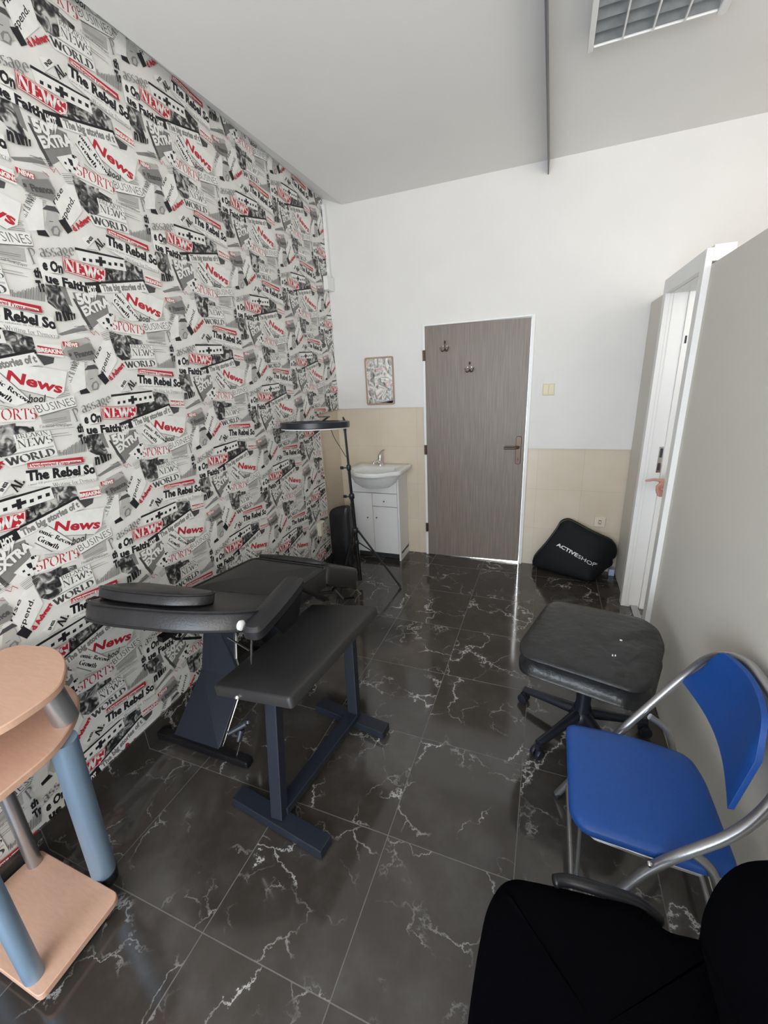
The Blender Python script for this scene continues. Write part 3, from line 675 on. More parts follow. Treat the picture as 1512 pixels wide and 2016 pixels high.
Mh = Matrix.Translation((0, 3.446, .873)) @ Matrix.Rotation(R(90), 4, 'X')
f = B(); f.slab(rpoly(o, .02), [(0, 0), (0, .006), (.003, .009)], Mh)
pl_ = f.obj('handle_plate', 'bronze', leaf, smooth=True)
f = B(); f.tube(bend([(-.202, 3.44, 1.012), (-.202, 3.395, 1.012), (-.31, 3.395, 1.010)], .02), .0095); f.obj('lever', 'bronze', pl_, smooth=True)
f = B(); f.box(-.205, -.199, 3.4355, 3.438, .905, .925); f.obj('keyhole', 'dark_void', pl_)
for z in (1.74, .98, .27):
    f = B(); f.tube([(-.962, 3.436, z-.04), (-.962, 3.436, z+.04)], .007); f.box(-.975, -.950, 3.441, 3.449, z-.04, z+.04); f.obj('hinge', 'bronze', d1, smooth=True)
# ceiling joint fin and cable trunking
f = B(); f.box(-.107, -.100, -1.2, 3.46, 2.80, 2.88); struct(f.obj('trim_3', 'conduit_grey'), 'thin dark grey metal strip running along the ceiling')
xa = wall_x(3.40)
f = B(); f.box(xa+.002, xa+.026, 3.425, 3.456, 2.39, 2.90); struct(f.obj('trim_4', 'white_trim', bevel=.002), 'white cable trunking in the corner above the junction box')
f = B(); f.box(-.56, -.155, 3.452, 3.6, 0, .003); f.obj('door_gap_reflector', 'white_trim', d1)  # white strip added to catch the hall light so the door gap reads bright
area('daylight_hall', (-.35, 4.3, .9), (-.35, 3.5, 0), .8, 1.2, 170, (1, 1, 1))

# ------------------------------------------------------------ washbasin corner
cab = thing('washbasin_cabinet', (-1.375, 3.35, 0), 'white washbasin cabinet with small dark knobs below the white basin', 'cabinet')
cx0, cx1, cy = -1.60, -1.152, 3.235
f = B(); f.box(cx0, cx0+.016, cy+.016, 3.468, 0, .79); f.box(cx1-.016, cx1, cy, 3.468, 0, .79); f.box(cx0, cx1, cy+.02, 3.468, .06, .08); f.box(cx0+.016, cx1-.016, 3.455, 3.468, .08, .79); f.box(cx0+.016, cx1-.016, cy+.02, 3.468, .6, .62)
f.obj('body', 'cabinet_white', cab, bevel=.0015)
f = B(); f.box(cx0+.016, cx1-.016, cy+.05, cy+.06, 0, .06); f.obj('toe_kick', 'dark_void', cab)
f = B(); f.box(cx0+.002, cx1-.018, cy-.002, cy+.016, .632, .80); f.obj('apron', 'cabinet_white', cab, bevel=.002)
def knob(par, x, z):
    g = B(); g.lathe([(.003, 0), (.0035, .006), (.006, .010), (.0065, .014), (.003, .018)], M=Matrix.Translation((x, cy-.002, z)) @ Matrix.Rotation(R(90), 4, 'X'), n=14); g.obj('knob', 'bronze', par, smooth=True)
xm = -1.402
f = B(); f.box(cx0+.002, xm-.0015, cy-.002, cy+.016, .065, .627); d = f.obj('door', 'cabinet_white', cab, bevel=.002); knob(d, -1.452, .40)
f = B(); f.box(xm+.0015, cx1-.018, cy-.002, cy+.016, .065, .505); d = f.obj('door', 'cabinet_white', cab, bevel=.002); knob(d, -1.365, .405)
f = B(); f.box(xm+.0015, cx1-.018, cy-.002, cy+.016, .510, .627); d = f.obj('drawer', 'cabinet_white', cab, bevel=.002); knob(d, -1.288, .560)
# basin: rectangular ledge at the back, oval bowl bulging to the front
bas = thing('washbasin', (-1.355, 3.3, .79), 'white ceramic washbasin on top of the white cabinet', 'washbasin')
def basin():
    out = rpoly([(-1.605, 3.465), (-1.612, 3.17), (-1.53, 3.12), (-1.46, 3.035), (-1.355, 3.005), (-1.25, 3.03), (-1.17, 3.11), (-1.098, 3.15), (-1.098, 3.465)], [.02, .03, .05, .09, .12, .09, .05, .03, .02], 5)
    inn = []
    n = len(out)
    ci = Vector((-1.355, 3.225))
    for x, y in out:
        a = math.atan2(y-ci.y, x-ci.x); inn.append((ci.x+.195*math.cos(a), ci.y+.150*math.sin(a)))
    vs = []; fs = []
    def ring(pts, z):
        k = len(vs); vs.extend([Vector((p[0], p[1], z)) for p in pts]); return k
    def lerp(A_, B_, t): return [(a[0]*(1-t)+c[0]*t, a[1]*(1-t)+c[1]*t) for a, c in zip(A_, B_)]
    def sc(A_, s, c=ci): return [(c.x+(a[0]-c.x)*s, c.y+(a[1]-c.y)*s) for a in A_]
    und = [(max(-1.575, min(-1.145, x)), y) for x, y in out]
    rings = [ring(sc(inn, .25), .682), ring(sc(inn, .7), .700), ring(sc(inn, 1.0), .742), ring(lerp(sc(inn, 1.08), out, .25), .79), ring(lerp(inn, out, .8), .812), ring(lerp(inn, out, .97), .818), ring(out, .826), ring(out, .843), ring(lerp(inn, out, .975), .850), ring(lerp(inn, out, .5), .847),
             ring(lerp(inn, out, .12), .845), ring(inn, .838), ring(sc(inn, .93), .815), ring(sc(inn, .78), .765), ring(sc(inn, .5), .725), ring(sc(inn, .2), .715), ring(sc(inn, .03), .713)]
    for a, c in zip(rings, rings[1:]):
        for i in range(n): fs.append((a+i, c+i, c+(i+1) % n, a+(i+1) % n))
    fs.append(tuple(rings[0]+i for i in range(n))); fs.append(tuple(rings[-1]+i for i in range(n))[::-1])
    g = B(); g.add(vs, [q[::-1] for q in fs]); return g
basin().obj('bowl', 'ceramic', bas, smooth='all')
f = B(); f.lathe([(.010, 0), (.011, .003), (.007, .004)], M=Matrix.Translation((-1.368, 3.352, .806)) @ Matrix.Rotation(R(75), 4, 'X'), n=16); f.obj('overflow_hole', 'dark_void', bas, smooth=True)
fc = thing('basin_mixer_tap', (-1.375, 3.405, .848), 'chrome single lever tap on the white washbasin', 'tap')
f = B(); f.lathe([(.026, 0), (.027, .008), (.021, .014), (.0205, .06), (.019, .085), (.012, .097)], c=(-1.375, 3.405, .846), n=22); f.obj('tap_body', 'chrome', fc, smooth=True)
f = B(); f.tube([(-1.375, 3.40, .872), (-1.385, 3.35, .892), (-1.395, 3.295, .888)], [.015, .013, .011]); f.tube([(-1.394, 3.30, .89), (-1.395, 3.298, .873)], .010); f.obj('spout', 'chrome', fc, smooth=True)
f = B(); f.tube([(-1.375, 3.412, .935), (-1.36, 3.40, .962), (-1.325, 3.39, .985)], [.014, .010, .007]); f.obj('lever', 'chrome', fc, smooth=True)
# mirror
mr = thing('wall_mirror', (-1.36, 3.46, 1.56), 'small rectangular mirror with thin light brown frame above the washbasin', 'mirror')
def wallM(x, z, y=3.46): return Matrix.Translation((x, y, z)) @ Matrix.Rotation(R(90), 4, 'X')
f = B(); o = rpoly([(-.129, -.195), (.129, -.195), (.129, .195), (-.129, .195)], .018); i_ = [(x*.90, y*.933) for x, y in o]
n = len(o); vs = [Vector((x, y, z)) for (x, y), z in [(p, .002) for p in o]+[(p, .014) for p in o]+[(p, .014) for p in i_]+[(p, .006) for p in i_]]
fs = [(k*n+i, k*n+(i+1) % n, (k+1)*n+(i+1) % n, (k+1)*n+i) for k in range(3) for i in range(n)]
f.add([wallM(-1.36, 1.56) @ v for v in vs], fs); f.obj('frame', 'frame_wood', mr)
f = B(); f.slab(i_, [(0, .003), (0, .0065)], wallM(-1.36, 1.56)); f.obj('glass', 'mirror_glass', mr)
# light switch, sockets, junction box
sw = thing('light_switch', (-.009, 3.46, 1.443), 'cream double rocker light switch to the right of the grey door', 'light switch')
f = B(); f.slab(rpoly([(-.041, -.041), (.041, -.041), (.041, .041), (-.041, .041)], .006), [(0, 0), (0, .006), (.003, .010)], wallM(-.009, 1.443)); f.obj('plate', 'cream_plastic', sw)
for s in (-1, 1):
    f = B(); f.slab([(-.0165, -.032), (.0165, -.032), (.0165, .032), (-.0165, .032)], [(0, .009), (0, .014), (.001, .015)], wallM(-.009+s*.0175, 1.443)); f.obj('rocker', 'cream_plastic', sw)
def socket(name, M, label, dbl=False):
    root = thing(name, M @ Vector((0, 0, 0)), label, 'power socket')
    hw, hh = (.042, .042)
    g = B(); g.slab(rpoly([(-hw, -hh*(1.4 if dbl else 1)), (hw, -hh*(1.4 if dbl else 1)), (hw, hh*(1.4 if dbl else 1)), (-hw, hh*(1.4 if dbl else 1))], .006), [(0, 0), (0, .010 if not dbl else .03), (.004, .014 if not dbl else .036)], M); g.obj('plate', 'cream_socket', root)
    for dy in ((0,) if not dbl else (-.03, .03)):
        T = M @ Matrix.Translation((0, dy, .0125 if not dbl else .035))
        g = B(); g.lathe([(.021, 0), (.022, .0035), (.018, .004)], n=24, M=T); w_ = g.obj('socket_insert', 'cream_socket', root, smooth=True)
        g = B()
        for a in (90, 270):
            g.box(-.010, .010, -.0025, .0025, .004, .0052, T @ Matrix.Translation((0, .012*math.sin(R(a)), 0)))
        g.lathe([(.003, .004), (.003, .0052)], c=(-.009, 0, 0), n=8, M=T); g.lathe([(.003, .004), (.003, .0052)], c=(.009, 0, 0), n=8, M=T)
        g.obj('contact_hole', 'dark_void', w_)
    return root
socket('power_socket', Matrix.Translation((.437, 3.472, .425)) @ Matrix.Rotation(R(90), 4, 'X'), 'square cream power socket in the beige tiles above the black bag')
aw = math.atan(.0486)
socket('power_socket', Matrix.Translation((wall_x(2.85)+.006, 2.85, .41)) @ Matrix.Rotation(aw, 4, 'Z') @ Matrix.Rotation(R(90), 4, 'Z') @ Matrix.Rotation(R(90), 4, 'X'), 'cream double power socket low on the newspaper wallpaper', True)
jb = B(); xa = wall_x(3.37); jb.box(xa+.007, xa+.045, 3.335, 3.455, 2.285, 2.385)
tag(jb.obj('junction_box', 'white_trim', bevel=.004), 'small white junction box high in the back corner of the wallpapered wall', 'junction box')

# coat hooks on the grey door
def hook_root(x, z, label):
    r = thing('coat_hook', (x, 3.446, z), label, 'coat hook', 'coat hooks on the grey door'); return r
h = hook_root(-.79, 1.80, 'dark metal coat hook on the grey door, the upper left one')
M0 = wallM(-.79, 1.80, 3.446)
f = B(); f.slab(rpoly([(-.010, -.028), (.010, -.028), (.008, .036), (-.008, .036)], .008), [(0, 0), (0, .003), (.002, .004)], M0); bp_ = f.obj('back_plate', 'bronze', h, smooth=True)
f = B(); f.tube(smooth_path([M0 @ Vector(p) for p in ((0, .02, .004), (0, .028, .02), (0, .036, .03))]), .0035, 8); f.obj('upper_prong', 'bronze', h, smooth=True)
f = B()
for s in (-1, 1): f.tube(smooth_path([M0 @ Vector(p) for p in ((0, -.018, .004), (s*.010, -.036, .022), (s*.024, -.034, .034), (s*.034, -.008, .036))]), .0042, 8)
f.obj('lower_prong', 'bronze', h, smooth=True)
f = B()
for s in (-1, 1): f.lathe([(.006, 0), (.006, .003), (.003, .006)], c=(s*.014, -.002, .003), n=12, M=M0)
f.obj('screw', 'chrome', h, smooth=True)
h2 = h.copy(); COL.objects.link(h2); h2.location = (-.595, 3.446, 1.635); h2['label'] = 'dark metal coat hook on the grey door, the lower right one'
for c in list(h.children):
    q = c.copy(); COL.objects.link(q); q.parent = h2

# ------------------------------------------------------------ ceiling louvre lamp
gl = thing('ceiling_louvre_light', (.285, 2.0, 2.88), 'white framed ceiling light with grey louvre slats at the upper right of the room', 'ceiling light')
gx0, gx1, gy0, gy1, gz = .072, .488, 1.60, 2.37, 2.82
f = B()
f.box(gx0-.022, gx0, gy0-.02, gy1+.02, gz, 2.88); f.box(gx1, gx1+.03, gy0-.02, gy1+.02, gz, 2.88); f.box(gx0, gx1, gy1, gy1+.006, gz+.004, 2.88); f.box(gx0, gx1, gy0-.02, gy0, gz, 2.88)
f.obj('housing', 'diffuser_white', gl, bevel=.005)
f = B(); f.box(gx0, gx1, gy0, gy1, 2.868, 2.879); f.obj('back_plate', 'louver_grey', gl)
for k in range(12):
    y = gy1-.035-k*.066
    if y < gy0+.02: break
    f = B(); f.add([(gx0, y-.026, 2.865), (gx1, y-.026, 2.865), (gx1, y+.030, gz+.010), (gx0, y+.030, gz+.010), (gx0, y-.023, 2.867), (gx1, y-.023, 2.867), (gx1, y+.033, gz+.012), (gx0, y+.033, gz+.012)], [(3, 2, 1, 0), (4, 5, 6, 7), (0, 1, 5, 4), (1, 2, 6, 5), (2, 3, 7, 6), (3, 0, 4, 7)])
    f.obj('slat', 'louver_grey', gl)
for k in range(1, 4):
    x = gx0+(gx1-gx0)*k/4; f = B(); f.box(x-.003, x+.003, gy0, gy1, gz, gz+.014); f.obj('cross_bar', 'diffuser_white', gl)

# ------------------------------------------------------------ ring light on tripod
rl = thing('ring_light', (-1.322, 2.71, 0), 'large black ring light on a black tripod in front of the washbasin', 'ring light')
c0, c1 = Vector((-1.322, 2.71, .05)), Vector((-1.357, 2.712, 1.282))
ax = (c1-c0).normalized()
def at(t): return c0+ax*t
f = B(); f.tube([at(0), at(.42)], .015); f.tube([at(.42), at(.68)], .0135); f.obj('lower_column', 'black_metal', rl, smooth=True)
f = B(); f.tube([at(.66), at(.93)], .011); f.tube([at(.92), at(1.215)], .0085); f.obj('upper_column', 'black_metal', rl, smooth=True)
for t, r in ((.425, .024), (.70, .021), (.92, .017), (.325, .021)):
    f = B(); f.tube([at(t-.02), at(t-.012), at(t+.016), at(t+.022)], [r*.8, r, r, r*.8]); cl = f.obj('collar', 'black_plastic', rl, smooth=True)
    if t > .5:
        g = B(); p = at(t); g.tube([p, p+Vector((-.04, -.012, .0))], .005); g.box(p.x-.062, p.x-.036, p.y-.018, p.y-.010, p.z-.010, p.z+.012); g.obj('clamp_knob', 'black_plastic', cl, smooth=True)
top = at(.425)
for fx, fy in ((-1.0, 2.765), (-1.56, 2.85), (-1.37, 2.39)):
    foot = Vector((fx, fy, .01)); d = (foot-at(0)); hd = Vector((d.x, d.y, 0)).normalized()
    p0 = top+hd*.022
    g = B(); g.beam(p0, foot, .016, .010); lg = g.obj('leg', 'black_metal', rl)
    g = B(); m_ = p0.lerp(foot, .40); g.beam(at(.325)+hd*.02, m_, .010, .006); g.obj('brace', 'black_metal', lg)
    g = B(); g.tube([foot+(p0-foot).normalized()*.03, foot], .011); g.obj('rubber_foot', 'black_plastic', lg, smooth=True)
# ring: nearly edge on
rc = Vector((-1.482, 2.52, 1.300)); view = (rc-Vector((0, 0, 1.6))).normalized()
side = view.cross(Vector((0, 0, 1))).normalized(); nrm = side.cross(view).normalized()
nrm = (nrm + side*.035 - view*.045).normalized(); sx = (side-nrm*side.dot(nrm)).normalized(); sy = nrm.cross(sx)
MR_ = Matrix.Translation(rc) @ Matrix((sx, sy, nrm)).transposed().to_4x4()
def annulus(ri, ro, z0, z1, rnd=.004):
    g = B(); pr = [(ri, z0), (ro-rnd, z0), (ro, z0+rnd), (ro, z1-rnd), (ro-rnd, z1), (ri, z1)]; n = 64; vs = []; m = len(pr)
    for r, z in pr: vs += [MR_ @ Vector((r*math.cos(2*math.pi*k/n), r*math.sin(2*math.pi*k/n), z)) for k in range(n)]
    fs = [(i*n+k, i*n+(k+1) % n, ((i+1) % m)*n+(k+1) % n, ((i+1) % m)*n+k) for i in range(m) for k in range(n)]
    return g.add(vs, fs)
annulus(.170, .235, -.012, .028).obj('ring_housing', 'black_plastic', rl, smooth=True)
annulus(.175, .231, -.019, -.012, .002).obj('ring_diffuser', 'diffuser_white', rl, smooth=True)
f = B(); f.tube([MR_ @ Vector((.05, 0, .03)), MR_ @ Vector((.09, .02, .055))], .006, 10); f.beam(MR_ @ Vector((.02, -.02, .06)), MR_ @ Vector((.10, -.02, .058)), .02, .008); f.beam(MR_ @ Vector((.0, 0, .03)), MR_ @ Vector((.165, 0, .016)), .02, .012); f.beam(MR_ @ Vector((-.02, 0, .03)), MR_ @ Vector((-.165, 0, .016)), .02, .012)
f.obj('phone_holder', 'black_plastic', rl, smooth=True)
jt = MR_ @ Vector((.10, .19, .0))
f = B(); f.tube([at(1.19), at(1.23), jt+Vector((0, 0, -.01))], [.012, .012, .012]); f.tube([at(1.215), at(1.215)+Vector((.03, -.02, .0))], [.008, .003], 10); f.tube([at(1.235), at(1.235)+Vector((.012, -.01, .02)), at(1.235)+Vector((.0, -.015, .055))], [.012, .009, .006], 10)
f.obj('tilt_joint', 'black_plastic', rl, smooth=True)
pw = smooth_path([MR_ @ Vector((.10, .10, -.01)), Vector((-1.42, 2.66, 1.20)), Vector((-1.385, 2.68, 1.12)), at(1.0)+Vector((-.012, 0, 0))]); f = B(); f.tube(pw, .0025, 6); f.obj('cable', 'clear_black', rl, smooth=True); f = B()
f.tube(smooth_path([at(.64)+Vector((-.018, 0, 0)), Vector((-1.385, 2.72, .55)), Vector((-1.42, 2.74, .33)), Vector((-1.41, 2.73, .12)), Vector((-1.43, 2.76, .004))]), .0025, 6); f.obj('cable', 'clear_black', rl, smooth=True)

# spare cushion standing in the corner
f = B(); o = rpoly([(-.098, 0), (.098, 0), (.10, .50), (.085, .565), (-.02, .545), (-.098, .50)], [.04, .04, .04, .05, .1, .06])
Mc = Matrix.Translation((-1.625, 3.06, 0.002)) @ Matrix.Rotation(R(-4), 4, 'Z') @ Matrix.Rotation(R(88), 4, 'X')
ck = thing('leather_cushion', (-1.625, 3.06, 0), 'tall narrow black leather cushion standing in the corner beside the white cabinet', 'cushion')
f.slab(o, [(.014, 0), (0, .016), (0, .054), (.014, .07)], Mc, dome=.02); f.obj('pad', 'black_leather', ck, smooth=True)
f = B(); f.tube([Mc @ Vector((x, y, .057)) for x, y in o], .004, 6, closed=True); f.obj('piping', 'black_leather', ck, smooth=True)

# ------------------------------------------------------------ black bag with lettering
bg = thing('carry_bag', (.27, 3.33, 0), 'black fabric bag with white lettering leaning in the corner by the partition', 'bag')
def lean(x, z, off=0):
    # face plane leans back: foot nearer to the camera; foot line swings forward to the right
    fy = 3.40-.42*max(0, min(.40, x+.02)) if x < .38 else 3.232+(x-.38)*.9
    t = z/.45; return Vector((x, fy*(1-t)+3.42*t-off*.9, z+off*.35))
outl = [(-.035, .02), (-.03, .09), (.05, .22), (.125, .355), (.15, .41), (.19, .436), (.235, .432), (.36, .375), (.46, .33), (.535, .29), (.565, .24), (.568, .17), (.545, .145), (.55, .10), (.50, .07), (.455, .03), (.40, .012), (.30, .010), (.20, .012), (.08, .012)]
P_ = smooth_path([Vector((x, z, 0)) for x, z in outl]+[Vector((outl[0][0], outl[0][1], 0))], 3)[:-1]
P_ = [(v.x, max(.006, v.y)) for v in P_]; cc = (.25, .2); n = len(P_)
vs, fs = [], []; levels = [(1, 0, 1), (1.0, .015, 1), (.985, .03, 1), (.9, .042, 1), (.75, .050, 1), (.55, .053, 1), (.3, .055, 1), (.1, .055, 1)]
def wr(x, z): return .008*math.sin(14*z+5*x)+.006*math.sin(23*x-11*z)+.004*math.sin(60*z+20*x)
for s, off, _ in levels: vs += [lean(cc[0]+(x-cc[0])*s, max(.004, cc[1]+(z-cc[1])*s), off+(wr(cc[0]+(x-cc[0])*s, cc[1]+(z-cc[1])*s) if s < .95 else 0)) for x, z in P_]
for k in range(len(levels)-1): fs += [(k*n+i, k*n+(i+1) % n, (k+1)*n+(i+1) % n, (k+1)*n+i) for i in range(n)]
fs.append(tuple((len(levels)-1)*n+i for i in range(n)))
bk0 = len(vs); vs += [lean(x, z)+Vector((0, min(.05, 3.465-lean(x, z).y), 0)) for x, z in P_]
fs += [(i, bk0+i, bk0+(i+1) % n, (i+1) % n) for i in range(n)]; fs.append(tuple(bk0+i for i in range(n))[::-1])
f = B(); f.add(vs, [q[::-1] for q in fs]); f.obj('bag_body', 'bag_cloth', bg, smooth='all')
f = B(); f.tube([lean(x, z, .012) for x, z in P_[:n*13//20]], .004, 6); f.obj('zip_piping', 'black_plastic', bg, smooth=True)
def lettering(s, bold, A_, B_, h, par, name, m='white_print', off=.059):
    v, fq = sans(s, bold, 0, 3); A_, B_ = Vector(A_), Vector(B_); d = B_-A_; up = Vector((-d.y, d.x)).normalized()*h
    g = B(); pts = []
    for a, c in v:
        q = A_+d*float(a)+up*float(c); pts.append(lean(q.x, q.y, off+wr(q.x, q.y)))
    g.add(pts, fq); return g.obj(name, m, par)
lettering('ACTIVE', .03, (.130, .228), (.285, .166), .026, bg, 'lettering'); lettering('SHOP', -.002, (.289, .164), (.412, .115), .026, bg, 'lettering')
v, fq = sans('®', 0); g = B(); g.add([lean(.418+a*.012, .125+c*.012, .062+wr(.42, .13)) for a, c in v], fq); g.obj('lettering', 'white_print', bg)
f = B(); f.box(.535, .575, 3.40, 3.46, 0, .055); tag(f.obj('small_box', 'pale_blue', bevel=.003), 'small pale box behind the black bag in the corner', 'box')
# ------------------------------------------------------------ treatment chair
tc_ = thing('treatment_chair', (-1.40, 1.35, 0), 'black leather reclining treatment chair with pillow beside the newspaper wall', 'treatment chair')
def XYM(o, x, y, z=None):
    x, y = Vector(x).normalized(), Vector(y).normalized(); z = x.cross(y).normalized(); y = z.cross(x)
    return Matrix.Translation(o) @ Matrix((x, y, z)).transposed().to_4x4()
# seat
seat = [(-1.52, 1.27), (-1.04, 1.30), (-.99, 1.66), (-1.44, 1.66)]
f = B(); f.slab(rpoly(seat, .035), [(.02, .585), (0, .60), (0, .68), (.012, .698), (.03, .705)], dome=.012); s_ = f.obj('seat', 'black_leather', tc_, smooth=True)
f = B(); f.tube([(x, y, .697) for x, y in rpoly(seat, .035)], .0045, 6, closed=True); f.obj('piping', 'black_leather', s_, smooth=True)
# backrest (head end towards the viewer, raised)
Mb = Matrix.Translation((-1.27, 1.275, .640)) @ Matrix.Rotation(R(6), 4, 'Z') @ Matrix.Rotation(R(180), 4, 'Z') @ Matrix.Rotation(R(21), 4, 'X')
bo = rpoly([(-.335, -.01), (.30, -.01), (.35, .20), (.372, .42), (.20, .465), (-.10, .435), (-.29, .33), (-.34, .16)], [.03, .03, .1, .07, .2, .2, .12, .1], 6)
f = B(); f.slab(bo, [(.03, -.012), (0, .0), (0, .052), (.010, .068), (.028, .073)], Mb, dome=.010); bk_ = f.obj('backrest', 'black_leather', tc_, smooth=True)
f = B(); f.tube([Mb @ Vector((x, y, .069)) for x, y in bo], .0045, 6, closed=True); f.tube([Mb @ Vector((x, y, .002)) for x, y in bo], .0045, 6, closed=True); f.obj('piping', 'black_leather', bk_, smooth=True)
po = rpoly([(-.115, .27), (.27, .235), (.325, .33), (.325, .40), (.18, .435), (-.04, .42), (-.135, .35)], [.04, .05, .05, .05, .15, .15, .04], 6)
f = B(); f.slab(po, [(.012, .076), (0, .084), (0, .112), (.010, .124)], Mb, dome=.012); pw_ = f.obj('pillow', 'black_leather', tc_, smooth=True)
f = B(); f.tube([Mb @ Vector((x, y, .119)) for x, y in po], .0035, 6, closed=True); f.obj('piping', 'black_leather', pw_, smooth=True)
# leg rest sloping down at the far end
Ml = Matrix.Translation((-1.225, 1.685, .685)) @ Matrix.Rotation(R(-28), 4, 'X')
lo_ = rpoly([(-.225, 0), (.235, 0), (.235, .40), (-.20, .40)], [.03, .03, .05, .05])
f = B(); f.slab(lo_, [(.02, -.10), (0, -.085), (0, -.01), (.012, .008), (.03, .014)], Ml, dome=.008); f.obj('leg_rest', 'black_leather', tc_, smooth=True)
f = B(); f.tube([Ml @ Vector((x, .02, .012)) for x in (-.21, -.1, 0, .1, .2)], [.012, .022, .024, .022, .012], 10); f.obj('knee_roll', 'black_leather', tc_, smooth='all')
# arm rests
def armrest(M, ln, flip=1):
    o = rpoly([(-.042, 0), (.036, 0), (.048, ln*.5), (.046, ln), (-.040, ln), (-.050, ln*.5)], [.036, .036, .1, .03, .03, .1])
    g = B(); g.slab(o, [(.012, -.030), (0, -.018), (0, .012), (.012, .026)], M, dome=.008); a = g.obj('armrest', 'black_leather', tc_, smooth=True)
    return a
Ma = Matrix.Translation((-.915, .975, .765)) @ Matrix.Rotation(R(6), 4, 'Z') @ Matrix.Rotation(R(5), 4, 'X')
ar = armrest(Ma, .36)
e_ = Ma @ Vector((.02, .345, -.03))
f = B(); f.beam(e_, (-.93, 1.52, .60), .036, .010); f.beam((-.93, 1.52, .60), (-.99, 1.54, .60), .03, .012); f.add([Ma @ Vector(p) for p in ((.036, .10, -.032), (.036, .34, -.032), (.02, .28, -.15), (.02, .16, -.12), (.030, .10, -.032), (.030, .34, -.032), (.014, .28, -.15), (.014, .16, -.12))], [(0, 1, 2, 3), (7, 6, 5, 4), (0, 4, 5, 1), (1, 5, 6, 2), (2, 6, 7, 3), (3, 7, 4, 0)])
f.obj('armrest_bracket', 'black_metal', ar, smooth=False)
f = B(); p = Ma @ Vector((-.052, .035, .010)); f.lathe([(.010, -.006), (.019, 0), (.019, .010), (.012, .016)], M=Matrix.Translation(p) @ Matrix.Rotation(R(-90), 4, 'Y'), n=20); f.obj('clamp_knob', 'white_trim', ar, smooth=True)
f = B(); f.tube([Ma @ Vector((-.02, .03, -.03)), Vector((-.975, 1.02, .60))], .004, 8); f.obj('adjusting_rod', 'chrome', ar, smooth=True); f = B(); f.tube([(-1.18, 1.13, .60), (-1.05, 1.10, .585)], .004, 8); f.obj('adjusting_rod', 'chrome', ar, smooth=True)
# underframe
f = B()
def plate(pts, t=.004):
    a, c, d = Vector(pts[0]), Vector(pts[1]), Vector(pts[2]); nn = (c-a).cross(d-a).normalized()*t; m = len(pts)
    f.add([Vector(p) for p in pts]+[Vector(p)+nn for p in pts], [tuple(range(m))[::-1], tuple(range(m, 2*m))]+[(i, (i+1) % m, m+(i+1) % m, m+i) for i in range(m)])
plate([(-1.55, 1.055, .035), (-1.285, 1.055, .035), (-1.28, 1.26, .25), (-1.28, 1.24, .39), (-1.29, 1.30, .60), (-1.50, 1.34, .60), (-1.50, 1.30, .36), (-1.50, 1.24, .28)])
f.obj('pedestal_plate', 'navy_steel', tc_)
f = B(); plate([(-1.285, 1.06, .035), (-1.283, 1.07, .035), (-1.275, 1.265, .25), (-1.275, 1.245, .39), (-1.285, 1.30, .60), (-1.29, 1.30, .60), (-1.28, 1.24, .39), (-1.28, 1.26, .25)], .006); f.obj('plate_edge', 'chrome', tc_)
f = B(); plate([(-1.50, 1.75, .035), (-1.28, 1.75, .035), (-1.28, 1.42, .60), (-1.50, 1.42, .60)]); f.box(-1.5, -1.28, 1.3, 1.6, .56, .59); f.obj('rear_plate', 'navy_steel', tc_)
for y in (1.055, 1.76):
    f = B(); f.box(-1.655, -1.115, y-.022, y+.022, .004, .040); fb = f.obj('foot_bar', 'black_metal', tc_, bevel=.006)
    for x in (-1.64, -1.13):
        g = B(); g.lathe([(.012, 0), (.012, .006)], c=(x, y, 0), n=12); g.obj('rubber_foot', 'black_plastic', fb)
f = B(); f.box(-1.50, -1.12, 1.26, 1.64, .565, .59); f.box(-1.45, -1.42, 1.02, 1.3, .60, .625, ); f.tube([(-1.50, 1.02, .70), (-1.50, 1.14, .52), (-1.50, 1.27, .44)], .007, 8); f.tube([(-1.50, 1.16, .50), (-1.42, 1.22, .60)], .006, 8); f.beam((-1.52, 1.0, .68), (-1.52, 1.3, .56), .03, .012); f.obj('recline_frame', 'black_metal', tc_)
f = B(); f.tube([(-1.1, 1.85, .50), (-1.02, 1.86, .40), (-.95, 1.86, .42)], .008, 8); f.tube([(-1.05, 1.6, .57), (-1.03, 1.75, .5), (-1.06, 1.92, .5)], .009, 8); f.obj('leg_rest_frame', 'black_metal', tc_)

